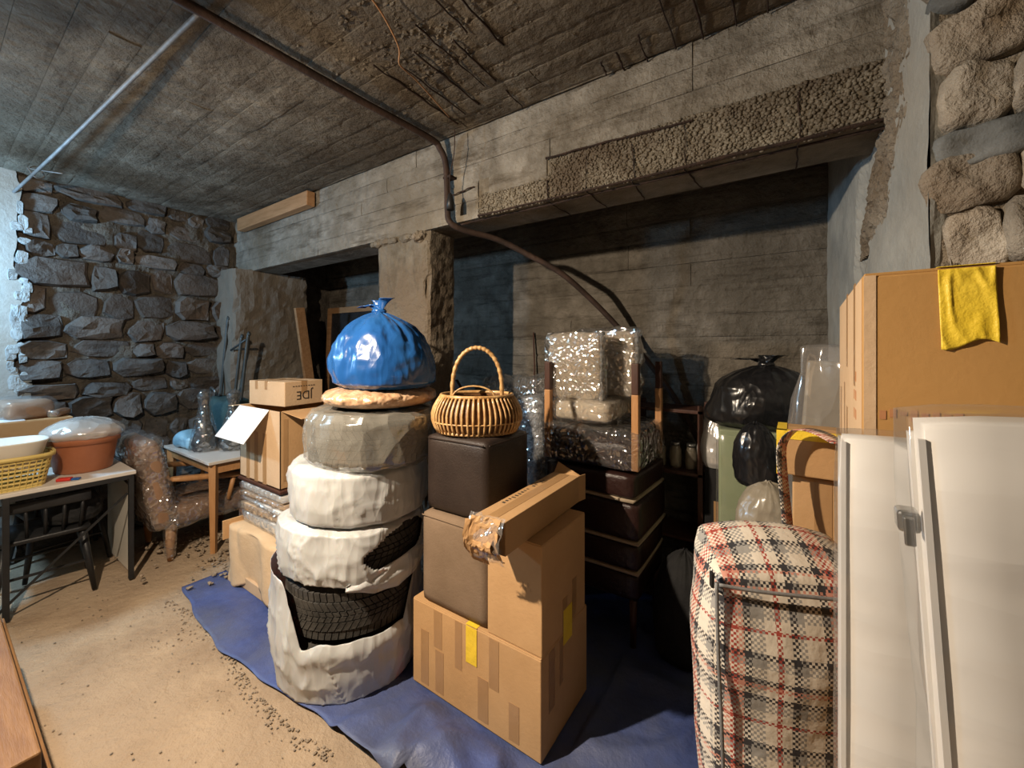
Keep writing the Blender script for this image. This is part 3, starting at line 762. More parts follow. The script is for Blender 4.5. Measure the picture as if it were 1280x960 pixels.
# --- long carton lying on top, front end torn open
t = thing('long_cardboard_box', 'long narrow cardboard box with torn taped end, lying across the tall box', 'box', (-.93, 1.52, .847), R(1))
W, D, H = .14, .64, .125
obj('body', bx(-W/2, W/2, -D/2, D/2, 0, H, .003), 'card', t)
obj('tape', bx(-.022, .022, -D/2+.02, D/2-.01, H, H+.001), 'tape', t)
def torn(sgn, x0, x1, z0, z1, dy, tw, nm='torn_flap', m='card_in'):
    bm = NB()
    def fn(u, v):
        x = x0+u*(x1-x0); z = z0+v*(z1-z0)
        return Vector((x+.012*nz(u, v, sgn, 4), -D/2-.004-dy*(math.sin(v*2.6))+tw*(u-.5)*v+.006*nz(u*3, v*3, sgn, 2), z+.01*nz(u*4, v, sgn+3, 3)))
    surf(bm, fn, 10, 10); return obj(nm, bm, m, t, False, .003)
torn(1, -.072, .0, -.045, .128, .05, .05); torn(2, -.005, .07, -.02, .10, .035, -.05); torn(3, -.06, .06, .06, .135, .03, .02, m='card'); torn(5, -.055, .05, .0, .075, .055, -.02)
bm = NB()
surf(bm, lambda u, v: Vector((-.08+.16*u, -D/2-.045*math.sin(v*3.1)-.01-.02*nz(u*3, v*3, 1, 2), -.03+.17*v)), 16, 16)
obj('clear_tape', bm, 'film_edge', t, True)
surf_b = NB(); surf(surf_b, lambda u, v: Vector((-W/2+W*u, D/2+.002+.05*v*(1-.4*u), H-.01+.05*v*(1-u)+.004*nz(u*4, v*4, 0))), 8, 6)
obj('end_flap', surf_b, 'card', t, False, .003)
surf_b = NB(); surf(surf_b, lambda u, v: Vector((W/2-.003+.012*v, D/2+.055*v, .0+H*u)), 6, 6)
obj('end_flap', surf_b, 'card', t, False, .003)
rk = random.Random(8)
for k in range(15):
    if k in (9, 12): continue
    y = -.17+k*.024
    obj('print_mark', bx(-.052, -.052+rk.uniform(.012, .02), y, y+rk.uniform(.007, .013), H, H+.0006), 'ink', t)

# --- poufs
t = thing('cube_pouf', 'taupe suede cube pouf standing on the large bottom box', 'pouf', (-1.255, 1.545, .412))
obj('body', softbox(-.195, .195, -.19, .19, 0, .421, 10, .018, .008), 'taupe', t, True)
bm = NB()
for z in (.405,):
    tube(bm, [(-.19, -.192, z), (.19, -.192, z)], .003, 6); tube(bm, [(.197, -.185, z), (.197, .185, z)], .003, 6)
obj('seam', bm, 'taupe', t)
t = thing('cube_pouf', 'dark brown leatherette cube pouf under the cane basket', 'pouf', (-1.266, 1.555, .842), R(1))
obj('body', softbox(-.18, .18, -.175, .175, 0, .352, 10, .02, .008), 'leather', t, True)
bm = NB(); tube(bm, [(-.165, -.179, .337), (.165, -.179, .337)], .0035, 6); tube(bm, [(.184, -.16, .337), (.184, .16, .337)], .0035, 6)
obj('seam', bm, 'leather', t)
# --- cane basket with hoop handle
t = thing('cane_basket', 'varnished cane basket with tall hoop handle on the dark pouf', 'basket', (-1.27, 1.545, 1.2), R(34))
RX, RY2 = .208, .165
def brad(z):
    s = z/.175
    return .86+.20*math.sin(PI*min(1, max(0, s*.92+.08)))-.03*s
obj('base', lathe(NB(), [(.02, .003), (RX*.86, .003), (RX*.88, .012), (.02, .012)], 40, 1, RY2/RX, closed=True), 'cane_dark', t, True)
obj('lining', lathe(NB(), [(RX*brad(z)*.955, z) for z in [.004+.017*i for i in range(11)]], 48, 1, RY2/RX), 'cane_dark', t, True, .003)
for k in range(52):
    a = 2*PI*k/52
    pts = [(RX*brad(z)*math.cos(a), RY2*brad(z)*math.sin(a), z+.002) for z in (0, .03, .06, .09, .12, .15, .172)]
    obj('cane_rib', tube(NB(), pts, .0058, 6), 'cane', t, True)
obj('band', ring(NB(), 0, 0, .055, RX*brad(.055)*1.0, RY2*brad(.055)*1.0, .004), 'cane', t, True)
obj('rim', ring(NB(), 0, 0, .176, RX*brad(.175), RY2*brad(.175), .009, 56), 'cane', t, True)
obj('foot_rim', ring(NB(), 0, 0, .008, RX*.9, RY2*.9, .008, 56), 'cane', t, True)
hp = [(.122*math.cos(PI*k/24), .01, .17+(.235*math.sin(PI*k/24)**.75)) for k in range(25)]
hp = [(.125, .01, .05)]+hp+[(-.125, .01, .05)]
bm = tube(NB(), spline(hp, 3), [.0105+.0016*math.sin(i*1.6) for i in range(len(spline(hp, 3)))], 9)
obj('handle', bm, 'cane', t, True)
hp2 = [(-.01+.10*math.cos(PI*k/12), -.06, .168+.055*math.sin(PI*k/12)) for k in range(13)]
obj('inner_hoop', tube(NB(), hp2, .0045, 6), 'cane', t, True)

# ================================================================== TYRE STACK
TC = [(-1.915, 1.29, .012), (-1.90, 1.30, .268), (-1.885, 1.31, .524), (-1.865, 1.325, .782), (-1.81, 1.36, 1.04)]
def make_tyre(label):
    t = thing('car_tyre', label, 'tyre', TC[0], 0, 'tyres in the stack')
    prof = [(.20, .03), (.215, .012), (.26, 0), (.292, .012), (.306, .035), (.308, .06), (.308, .19), (.306, .215), (.292, .238), (.26, .25), (.215, .238), (.20, .22), (.195, .125)]
    obj('sidewall', lathe(NB(), prof, 48, closed=True), 'rubber', t, True)
    bm = NB(); n = 64
    for row, (z0, z1, tw) in enumerate(((.022, .058, .02), (.062, .098, .07), (.103, .122, .03), (.127, .146, -.03), (.151, .187, -.07), (.191, .228, -.02))):
        for k in range(n):
            a0 = 2*PI*(k+(row % 2)*.5)/n; a1 = a0+2*PI/n*.84
            vs = []
            for z, sh in ((z0, 0), (z1, tw)):
                for a in (a0, a1):
                    for r in (.300, .3185 if row in (1, 2, 3, 4) else .314):
                        vs.append(bm.verts.new((r*math.cos(a+sh), r*math.sin(a+sh), z)))
            for f in ((1, 3, 7, 5), (0, 1, 5, 4), (2, 6, 7, 3), (0, 2, 3, 1), (4, 5, 7, 6)): bm.faces.new([vs[i] for i in f])
    obj('tread', bm, 'rubber', t)
    return t
ty = make_tyre('black tyre at the bottom of the stack, inside the open white bag')
for c, l, rz in ((TC[1], 'bare tyre with exposed tread showing above the open white bag', .07), (TC[2], 'tyre glimpsed through the torn white bag at mid stack', .4),
             (TC[3], 'tyre fully hidden in the creased white bag, second from top', 1.0), (TC[4], 'tyre wrapped in clear film at the top of the stack', .3)):
    dup(ty, c, rz, l)
A0 = R(-34)     # direction from the stack towards the viewpoint
def bag_shell(prof, amp, o, ftop=None, lump=None, n=150, nv=44, mask=None, vfold=5.0):
    """polythene bag around a tyre; prof(s)->(r,z)"""
    bm = NB()
    def fn(u, v):
        a = 2*PI*u; ca, sa = math.cos(a), math.sin(a)
        r, z = prof(v, a)
        env = math.sin(PI*min(1, max(0, v)))*.6+.4
        q1 = nz(ca, sa, z, 2.5, o+3)*.35
        f = max(0, fold(ca*2.6+o+q1, sa*2.6+q1, z*vfold*1.5+o))**3*amp*.55+max(0, fold(ca*4+o+q1*2, sa*4-q1, z*5+ca*4+o))**6*amp*.6+amp*.5*nz(ca, sa, z*2.5, 1.6, o)
        r += f*env
        if lump: r += lump(a, z)
        return Vector((r*ca, r*sa, z+.012*nz(ca*2, sa*2, v*2, 2, o)*env))
    surf(bm, fn, n, nv, True, mask)
    return bm
def lerp_prof(P):
    def f(v, a=0):
        x = v*(len(P)-1); i = min(int(x), len(P)-2); t = x-i
        return P[i][0]+(P[i+1][0]-P[i][0])*t, P[i][1]+(P[i+1][1]-P[i][1])*t
    return f
def angd(a, b): return (a-b+PI) % (2*PI)-PI
# fourth tyre: closed white bag
o = obj('plastic_bag', bag_shell(lerp_prof([(.20, .0), (.29, -.004), (.322, .02), (.330, .08), (.330, .18), (.322, .235), (.29, .262), (.20, .262)]), .012, 4,
    lump=lambda a, z: .035*math.exp(-(angd(a, R(-140))/.45)**2)*(.5+z)), 'bagw', None, True, .0015)
o.location = TC[3]; tag(o, 'creased white plastic bag closed around the second tyre from top', 'plastic bag', 'white bags on the tyres')
# third tyre: bag with a torn opening
def hole3(u, v):
    a = 2*PI*u; d = angd(a, R(4)); s = .56+.12*math.sin(d*1.6)-.12*d
    return not (abs(d) < .62 and abs(v-s) < .16*(1-(d/.62)**2)+.02*nz(u*20, v*9, 0))
o = obj('plastic_bag', bag_shell(lerp_prof([(.20, .0), (.29, -.004), (.325, .01), (.334, .06), (.336, .16), (.326, .235), (.29, .256), (.20, .256)]), .014, 11,
    lump=lambda a, z: .055*math.exp(-(angd(a, R(-130))/.5)**2)*(.6+z)+.02*math.exp(-(angd(a, R(-30))/.3)**2), mask=hole3, n=220, nv=70), 'bagw', None, True, .0015)
o.location = TC[2]; tag(o, 'white plastic bag torn open around the third tyre up', 'plastic bag', 'white bags on the tyres')
# a folded-back lip of torn plastic hanging over the bare tyre
bm = NB()
def lip(u, v):
    a = R(-40)+u*R(95); r = .345+.018*fold(u*5, v*2, 3)+.012*math.sin(v*PI)
    z = .50+.075*math.sin(u*2.2+.4)-.12*v*math.sin(PI*(.04+.92*u))**.6*(.6+.5*math.sin(u*3+.3))+.02*u*2
    return Vector((r*math.cos(a), r*math.sin(a), z))
surf(bm, lip, 50, 14)
o = obj('torn_bag_strip', bm, 'bagw', None, True, .002); o.location = (TC[1][0], TC[1][1], .02); tag(o, 'torn strip of white plastic hanging slack over the bare tyre', 'plastic strip')
# bottom bag: open, slumped low at the front, pulled up at the left and right
def top_edge(a):
    d = angd(a, A0)
    t_ = .275+.03*nz(math.cos(a)*2, math.sin(a)*2, 0, 2, 5)
    t_ += .27*max(0, min(1, (-d-.62)/.32))+.20*max(0, min(1, (d-.72)/.25))
    return min(.53, t_)
def prof_bot(v, a):
    d = angd(a, A0)
    te = top_edge(a)
    if v < .12: return .22+v/.12*.11, -.002+.0*v
    s = (v-.12)/.88
    z = te*s
    r = .335+.022*math.exp(-((s-.45)/.3)**2)+(.035*math.exp(-((s-.85)/.2)**2) if abs(d) < .8 else .02*s)
    r += .03*math.exp(-(angd(a, R(-150))/.5)**2)*s
    return r, z
o = obj('plastic_bag', bag_shell(prof_bot, .014, 19, n=200, nv=60), 'bagw', None, True, .0015)
o.location = (TC[0][0], TC[0][1], .014); tag(o, 'open white plastic bag slumped around the bottom tyres', 'plastic bag', 'white bags on the tyres')
# film on the top tyre
o = obj('stretch_film', bag_shell(lerp_prof([(.22, -.002), (.30, .0), (.328, .03), (.333, .12), (.328, .22), (.30, .257), (.20, .258)]), .008, 27, n=120, nv=30, vfold=3), 'film_tyre', None, True)
o.location = TC[4]; tag(o, 'crinkled clear film wound around the top tyre', 'film')
# brown wrapped round cushion
def rc(v, a=0):
    t_ = v*2*PI*.5-PI/2
    return .03+.255*max(0, math.cos(t_))**.45, .052+.05*math.sin(t_)
bm = NB()
def rcf(u, v):
    a = 2*PI*u; r, z = rc(v); k = nz(math.cos(a)*9, math.sin(a)*9, z*40, 1)+.7*nz(math.cos(a)*20, math.sin(a)*20, z*60, 1)
    r += .008*k; return Vector((r*math.cos(a), r*math.sin(a), z+.004*k*(.4+.6*(z > .05))+.002))
surf(bm, rcf, 130, 30, True)
o = obj('round_cushion', bm, 'bronze', None, True); o.location = (-1.79, 1.385, 1.302); tag(o, 'round brown cushion in crinkled shiny wrap under the blue bag', 'cushion')
# blue rubbish bag, tied at the neck
def garbage_bag(name, label, cat, loc, rx, ry, h, m, o, lean=(0, 0), folds=13, knot=True, rz=0, tieh=.86, famp=.13, lump=.10, prof=None, ears=1.0):
    t = thing(name, label, cat, loc, rz)
    P = [(.30, 0), (.80, .002), (.95, .07), (1.0, .22), (.985, .38), (.90, .55), (.74, .68), (.52, .78), (.28, .84), (.10, tieh), (.055, tieh+.02)]
    bm = NB(); pf = lerp_prof(prof or P)
    def fn(u, v):
        a = 2*PI*u; r, z = pf(v); ca, sa = math.cos(a), math.sin(a)
        top = max(0, (z-.42)/.44)**1.3
        tw = .5*nz(ca, sa, z, 1.7, o)
        r *= 1+famp*top*fold(ca*folds*.30+o+tw, sa*folds*.30-tw, o+z)*1.0+lump*nz(ca*1.1, sa*1.1, z*1.6, 1.3, o)+.03*nz(ca*3, sa*3, z*6, 1.6, o)+.018*fold(ca*5+z*4, sa*5, z*5+o)
        zz = z*h+.02*h*nz(ca*2, sa*2, z*3, 1.5, o)*(1 if z > .1 else 0)
        return Vector((r*rx*ca+lean[0]*z*h, r*ry*sa+lean[1]*z*h, max(0, zz)))
    surf(bm, fn, 140, 60, True)
    obj('bag', bm, m, t, True)
    if knot:
        top = Vector((lean[0]*tieh*h, lean[1]*tieh*h, (tieh+.015)*h))
        bm = NB(); ring(bm, top.x, top.y, top.z, rx*.09, ry*.09, .014, 18, 6)
        obj('knot', jitter(bm, .008, 30, o), m, t, True)
        for s, (dx, dy) in enumerate(((-.9, .1), (.25, -.2))):
            bm = NB()
            def ear(u, v):
                return top+Vector((ears*dx*.10*v+ears*(u-.5)*.09*(.4+v)+.01*nz(u*4, v*3, s), dy*.07*v+.03*math.sin(u*7)*v, ears*(.085*v-.03*v*v*(1+abs(dx)*1.2))))
            surf(bm, ear, 12, 8); obj('knot_end', bm, m, t, True, .0015)
    return t
garbage_bag('garbage_bag', 'full blue plastic garbage bag knotted at the top, on the tyre stack', 'garbage bag', (-1.765, 1.395, 1.40), .285, .25, .46, 'bagblue', 3, (-.10, -.03), tieh=.85, famp=.24, ears=1.35,
    prof=[(.30, 0), (.80, .002), (.96, .06), (1.0, .18), (.985, .32), (.91, .46), (.78, .58), (.61, .68), (.42, .76), (.24, .815), (.10, .85), (.07, .87)])

# ================================================================== WRAPPED CHAIRS BEHIND THE MIDDLE STACK
def cushion_block(label, z0, z1, dx=0):
    t = thing('seat_block', label, 'seat', (-.93+dx, 2.37, z0), R(-1.5*(dx*100 % 3)), 'dark seat blocks in the back stack')
    obj('seat', softbox(-.27, .27, -.25, .25, .018, z1-z0, 8, .02, .008), 'leather_red', t, True)
    obj('piping', softbox(-.272, .272, -.252, .252, 0, .02, 4, .008), 'piping', t, True)
    return t
t = thing('low_stool', 'dark upholstered stool at the bottom of the back stack', 'stool', (-.93, 2.37, .006))
obj('seat', softbox(-.265, .265, -.245, .245, .26, .40, 8, .02, .006), 'leather_red', t, True)
for sx in (-1, 1):
    for sy in (-1, 1): obj('leg', tube(NB(), [(sx*.23, sy*.21, 0), (sx*.23, sy*.21, .27)], [.016, .022], 8), 'wood_dark', t, True)
cushion_block('dark seat block with beige piping, lowest above the stool', .408, .565)
cushion_block('dark seat block with beige piping, middle of the back stack', .568, .785, .01)
cushion_block('dark seat block with beige piping, right under the upturned chair', .788, .935, -.005)
t = thing('upturned_chair', 'upturned oxblood chair in film, two-tone wooden legs in the air', 'chair', (-.94, 2.36, .938))
obj('seat', softbox(-.26, .26, -.24, .24, 0, .17, 8, .04, .01), 'leather_red', t, True)
for sx in (-1, 1):
    for sy in (-1, 1):
        x, y = sx*.262, sy*.225+.0
        lg = obj('leg', bx(x-.019, x+.019, y-.019, y+.019, .02, .42, .004), 'wood_leg', t)
        obj('leg_tip', bx(x-.0185, x+.0185, y-.0185, y+.0185, .42, .585, .004), 'wood_dark', lg)
    obj('side_rail', bx(sx*.262-.012, sx*.262+.012, -.2, .2, .13, .17, .003), 'wood_dark', t)
bm = softbox(-.295, .295, -.262, .262, .012, .232, 14, .03, .0, .010, 9, 4)
obj('stretch_film', bm, 'film_chair', t, True)
t = thing('wrapped_chair', 'cream-seated chair bound in shiny film on top of the back stack', 'chair', (-.99, 2.34, 1.176), R(1))
obj('seat', softbox(-.165, .165, -.225, .2, .015, .125, 8, .025, .008), 'cream', t, True)
obj('backrest', softbox(-.235, .085, -.165, -.11, .135, .515, 8, .02, .006, .008, 8, 2), 'cream', t, True)
for x in (-.235, .09):
    obj('back_post', jitter(tube(NB(), [(x, -.135, .12+.04*k) for k in range(11)], [.014+.006*math.sin(k*2.1) for k in range(11)], 10), .006, 25), 'plastic_grey', t, True)
obj('stretch_film', softbox(-.258, .11, -.185, -.09, .12, .525, 14, .02, .0, .02, 16, 3), 'film_silver', t, True)
obj('seat_film', softbox(-.175, .175, -.237, .21, .008, .132, 14, .03, .0, .010, 12, 6), 'film_chair', t, True)
t = thing('chair_bundle', 'second film-bound chair back standing behind the cream seat', 'chair back', (-.915, 2.40, 1.318), R(-3))
obj('backrest', softbox(-.18, .15, -.035, .035, .0, .385, 8, .02, .006), 'cream', t, True)
for x in (-.185, .16):
    obj('back_post', jitter(tube(NB(), [(x, 0, .0+.039*k) for k in range(11)], [.014+.006*math.sin(k*2.3) for k in range(11)], 10), .006, 25), 'plastic_grey', t, True)
obj('stretch_film', softbox(-.205, .185, -.055, .055, .0, .405, 14, .02, .0, .02, 16, 9), 'film_silver', t, True)
# bundle in film left of the chairs, plus a loose batten
def bundle(name, label, cat, loc, dims, mi, mf, o, rz=0, amp=.05):
    t = thing(name, label, cat, loc, rz); x, y, z = dims
    obj('contents', softbox(-x*.42, x*.42, -y*.42, y*.42, 0, z*.9, 8, min(dims)*.25, .01, amp*.6, 7, o), mi, t, True)
    obj('stretch_film', softbox(-x/2, x/2, -y/2, y/2, 0, z, 16, min(dims)*.3, .0, amp, 9, o+4), mf, t, True)
    return t
bundle('wrapped_bundle', 'film-wrapped bundle standing between basket and upturned chair', 'bundle', (-1.42, 2.35, .008), (.26, .3, 1.42), 'plastic_grey', 'film_chair', 5)
bundle('wrapped_bundle', 'bluish film-wrapped bundle seen through the basket handle', 'bundle', (-1.78, 2.50, .008), (.34, .3, 1.40), 'teal', 'film_chair', 15)
tag(obj('leaning_batten', tube(NB(), [(-1.787, 2.93, 1.20), (-1.80, 2.955, 1.46), (-1.82, 2.97, 1.74)], .007, 6), 'wood_dark'), 'thin dark stick leaning on the back wall above the basket', 'stick')
tag(obj('leaning_plank', bx(-.03, .03, -.02, .02, 0, 1.65, .003, mtx=Matrix.Translation((-1.55, 2.80, .0)) @ Matrix.Rotation(R(-38), 4, 'Y')), 'wood_dark'), 'dark plank slanting behind the column', 'plank')

# ================================================================== DARK CORNER BEHIND
t = thing('dark_rack', 'dark low rack holding small bottles by the back wall', 'shelf', (-.66, 2.78, .006))
for z in (.02, .42, .82, 1.20): obj('shelf', bx(-.22, .22, -.13, .13, z, z+.02, .002), 'wood_dark', t)
for sx in (-1, 1):
    for sy in (-1, 1): obj('post', bx(sx*.205-.015, sx*.205+.015, sy*.115-.015, sy*.115+.015, 0, 1.25, .002), 'wood_dark', t)
rk = random.Random(4)
for k, lb in enumerate(('first', 'second', 'third', 'fourth')):
    bt = thing('glass_jar', 'dusty jar on the dark rack, %s from the left' % lb, 'jar', (-.81+k*.095, 2.76, 1.046-.204), 0, 'jars on the dark rack')
    obj('body', lathe(NB(), [(.01, 0), (.034, .002), (.036, .02), (.036, .11), (.026, .13), (.026, .14)], 14, cap0=True, cap1=True), 'baggrey', bt, True)
    obj('lid', lathe(NB(), [(.028, .14), (.028, .16), (.002, .162)], 14, cap0=True), 'metal', bt, True)
t = garbage_bag('shade_sack', 'black sack added to fill the shaded gap behind the boxes', 'sack', (-.47, 2.26, .008), .15, .15, .6, 'soft_black', 31, (0, .1), knot=False)  # added black shape standing in for the shadow of the box stack

# ================================================================== RIGHT-HAND GROUP
# sage green board with the black bags
t = thing('green_cabinet', 'narrow sage green board cabinet under the black garbage bag', 'cabinet', (-.085, 2.36, .008), R(8))
obj('body', bx(-.23, .23, -.2, .2, 0, 1.215, .008), 'green', t)
obj('door', bx(-.225, .225, -.212, -.201, .03, 1.19, .003), 'green', t)
obj('stretch_film', softbox(-.24, .24, -.222, .21, .01, 1.222, 10, .01, .0, .004, 8), 'film', t, True)
garbage_bag('garbage_bag', 'big knotted black garbage bag on the green cabinet', 'garbage bag', (-.155, 2.30, 1.235), .225, .20, .33, 'bagblack', 8, (.18, .02), lump=.16)
garbage_bag('garbage_bag', 'small black garbage bag hanging before the green cabinet', 'garbage bag', (-.115, 2.00, 1.03), .092, .085, .30, 'bagblack', 17, (-.05, 0), knot=False, famp=.05, lump=.16)
garbage_bag('plastic_bag', 'slumped translucent grey plastic bag under the small black bag', 'plastic bag', (-.085, 1.92, .82), .115, .09, .29, 'baggrey', 23, (.02, 0), knot=False, famp=.05, lump=.16)
t = thing('packing_crate', 'dark crate carrying the grey plastic bag', 'crate', (-.10, 1.975, .008), R(4))
for k in range(7): obj('slat', bx(-.13, .13, -.14, -.125, .01+k*.115, .105+k*.115, .003), 'wood_dark', t)
obj('body', bx(-.128, .128, -.124, .14, 0, .81, .004), 'wood_dark', t)
garbage_bag('plastic_bag', 'white plastic bag peeping out left of the black garbage bag', 'plastic bag', (-.36, 2.72, .9), .12, .11, .42, 'film_milky', 29, (.05, 0), knot=False)
t = thing('dark_carton', 'dark carton behind the green cabinet', 'box', (-.34, 2.78, .008)); obj('body', bx(-.09, .1, -.14, .14, 0, .888, .006), 'soft_black', t)
obj('tape', bx(-.04, .01, -.1415, -.1402, .2, .7), 'tape', t)
# film sheet bundle leaning beside the big box
t = thing('flat_parcel', 'clear film-wrapped panel leaning left of the big cardboard box', 'panel', (.045, 1.77, .008), 0, rot=(0, R(4), R(-4)))
obj('panel', bx(-.11, .055, -.018, .018, 0, 1.55, .01), 'baggrey', t)
obj('stretch_film', softbox(-.14, .07, -.05, .045, 0, 1.60, 16, .03, .0, .03, 7, 3), 'film_edge', t, True)
# cartons carrying the big box
yb = carton('yellow_taped_box', 'shallow cardboard box edged with yellow tape under the big box', -.035, .27, 1.39, 1.535, 1.245, 1.368, flaps='x', m='card')
w_, d_, h_ = .305, .145, .123
for a in (bx(-w_/2-.002, w_/2, -d_/2-.002, -d_/2+.02, h_-.022, h_+.0015), bx(-w_/2-.002, -w_/2+.022, -d_/2, d_/2, h_-.022, h_+.0015), bx(-w_/2-.0025, -w_/2+.018, -d_/2-.0025, -d_/2+.03, 0, h_)):
    obj('yellow_tape', a, 'ytape', yb)
carton('cardboard_box', 'plain brown cardboard box under the yellow-taped one', .0, .27, 1.42, 1.53, .006, 1.243, flaps='x', m='card', tapes=[('F', .05, .09, .9, 1.23, 'tape')])
carton('cardboard_box', 'tall cardboard box mostly hidden behind the white boards', .36, .72, .97, 1.36, .006, 1.368, flaps='x')
bb = carton('big_cardboard_box', 'very large golden cardboard box with yellow tape strip at upper right', .102, .72, .862, 1.45, 1.37, 1.722, R(-1.5), 'card_dark', flaps='x', tapes=[
    ('L', .30, .335, .19, .352, 'tape'), ('L', .12, .155, .16, .352, 'tape'), ('L', .50, .535, .0, .13, 'tape'), ('L', .30, .335, .0, .10, 'tape'), ('L', .38, .41, .02, .15, 'tape')])
W, D, H = .618, .588, .352
pale = obj('lit_side_sheet', bx(-W/2-.0009, -W/2-.0001, -D/2+.012, D/2-.002, .002, H-.006), 'card_pale', bb)  # paler sheet: the lamp's stronger light on this side, put into the colour
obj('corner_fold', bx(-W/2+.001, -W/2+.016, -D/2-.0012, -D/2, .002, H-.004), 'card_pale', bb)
def ytp(u, v):
    x = -W/2+.085+.058*u+.004*v; z = H-.004-.112*v*(1+.07*math.sin(u*5+1))
    return Vector((x, -D/2-.002-.004*max(0, fold(u*3, v*1.2, 2)-.4), z))
bm = NB(); surf(bm, ytp, 30, 30); obj('yellow_tape', bm, 'ytape', bb, True, .0008)
obj('yellow_tape', bx(-W/2+.085, -W/2+.143, -D/2-.001, -D/2+.08, H, H+.001), 'ytape', bb)
for k in range(6):
    obj('print_mark', bx(-W/2-.0012, -W/2-.0009, -D/2+.10+.03*(k % 2), -D/2+.118+.03*(k % 2), .10+.035*(k//2), .118+.035*(k//2)), 'redink', bb)
for k in range(9):
    obj('print_mark', bx(-W/2+.02+.012*k, -W/2+.028+.012*k, -D/2-.0008, -D/2-.0003, .118+.004*(k % 3), .132+.003*(k % 2)), 'redink', bb)
# plaid laundry bag
def uvbox(o, k=1.0):
    me = o.data; uv = me.uv_layers.new(name='UVMap')
    for p in me.polygons:
        n = p.normal
        for li in p.loop_indices:
            c = me.vertices[me.loops[li].vertex_index].co
            if abs(n.z) > .72: q = (c.x, c.y)
            elif abs(n.x) > abs(n.y): q = (c.y+.07, c.z)
            else: q = (c.x, c.z)
            uv.data[li].uv = (q[0]*k, q[1]*k)
t = thing('plaid_bag', 'red and black plaid woven laundry bag standing by the white boards', 'bag', (-.023, 1.222, .30), R(25))
bw_, bd_, bh_ = .33, .20, .765
def baggy():
    bm = softbox(-bw_/2, bw_/2, -bd_/2, bd_/2, 0, bh_, 16, .028, .028, .016, 6, 12)
    for v in bm.verts:
        c = v.co
        if c.z > bh_*.9: c.z += .06*(c.y/bd_+.5)-.02*(c.x/bw_)**2
        c.x += (.0 if c.x > 0 else -.02*max(0, c.z/bh_)**1.2)
    return bm
o = obj('bag_body', baggy(), 'plaid', t, True); uvbox(o)
obj('piping', tube(NB(), spline([(-.178, -.104, .752), (-.09, -.112, .749), (.05, -.112, .747), (.15, -.105, .745)], 5), .0042, 8), 'pipe_grey', t, True)
obj('piping', tube(NB(), spline([(-.182, -.10, .755), (-.181, -.108, .6), (-.174, -.113, .4), (-.167, -.108, .2), (-.162, -.098, .02)], 5), .0042, 8), 'pipe_grey', t, True)
obj('zip', tube(NB(), spline([(-.16, .03, .798), (-.05, .035, .812), (.1, .035, .808)], 4), .004, 6), 'black', t, True)
obj('zip_pull', bx(-.194, -.186, -.10, -.085, .74, .775, .002), 'black', t)
def strap(pts, w, m, nm):
    P = spline(pts, 6); bm = NB(); Tn, N = frames(P)
    side = Vector((.824, .566, 0)); L_, R_ = [], []
    for i, p in enumerate(P):
        s = (side - Tn[i]*side.dot(Tn[i])).normalized()
        L_.append(bm.verts.new(p-s*w/2)); R_.append(bm.verts.new(p+s*w/2))
    for i in range(len(P)-1): bm.faces.new((L_[i], R_[i], R_[i+1], L_[i+1]))
    return bm
inv = Matrix.Translation((-.023, 1.222, .30)) @ Matrix.Rotation(R(25), 4, 'Z'); inv.invert()
sp = [inv @ Vector(p) for p in ((-.006, 1.30, 1.06), (-.012, 1.345, 1.14), (-.022, 1.355, 1.25), (-.024, 1.35, 1.33), (.0, 1.345, 1.375), (.03, 1.31, 1.39), (.06, 1.25, 1.392), (.09, 1.18, 1.385))]
o = obj('handle_strap', strap(sp, .042, 'plaid', 'handle_strap'), 'plaid', t, True, .002)
me = o.data; uv = me.uv_layers.new(name='UVMap')
for p in me.polygons:
    for li in p.loop_indices:
        c = me.vertices[me.loops[li].vertex_index].co; uv.data[li].uv = (c.x*1.0, c.z*1.0+c.y)
carton('cardboard_box', 'cardboard box carrying the plaid bag at the lower right', -.175, .13, 1.12, 1.325, .006, .298, R(25), flaps='x')
# white film-wrapped boards standing at the right edge
t = thing('wrapped_board', 'white film-wrapped board with plain face, left one of two', 'board', (.36, .78, .0), R(0))
obj('board', softbox(-.30, .40, -.02, .035, 0, 1.472, 10, .01, 0, .003, 4, 2), 'panelw', t, True)
obj('edge_band', bx(-.3015, -.296, -.019, .034, .01, 1.465), 'foamw', t)
obj('stretch_film', softbox(-.306, .406, -.030, .045, 0, 1.479, 16, .01, 0, .005, 8, 5), 'film', t, True)
t = thing('wrapped_board', 'white film-wrapped board with metal catch, nearest at the right edge', 'board', (.44, .655, .0), 0, rot=(R(0), R(-3.3), R(-1)))
obj('board', softbox(-.235, .40, -.03, .035, 0, 1.535, 10, .012, 0, .004, 4, 8), 'panelw', t, True)
obj('edge_band', bx(-.237, -.231, -.028, -.022, .01, 1.515), 'foamw', t)
obj('edge_band', bx(-.2375, -.231, .022, .034, .01, 1.515), 'foamw', t)
obj('stretch_film', softbox(-.250, .41, -.044, .049, 0, 1.545, 16, .012, 0, .006, 8, 7), 'film', t, True)
ct = obj('catch', bx(-.258, -.238, -.018, .008, 1.405, 1.43, .004), 'metal', t)
obj('catch_lever', bx(-.254, -.244, -.024, -.018, 1.392, 1.425, .002), 'metal', ct)
obj('hole', lathe(NB(), [(.0035, 0), (.0035, .002), (.0005, .002)], 10, cap0=True, fn=lambda p, a, i: Vector((-.06+p.x, -.031-p.z, 1.43+p.y))), 'ink', t)

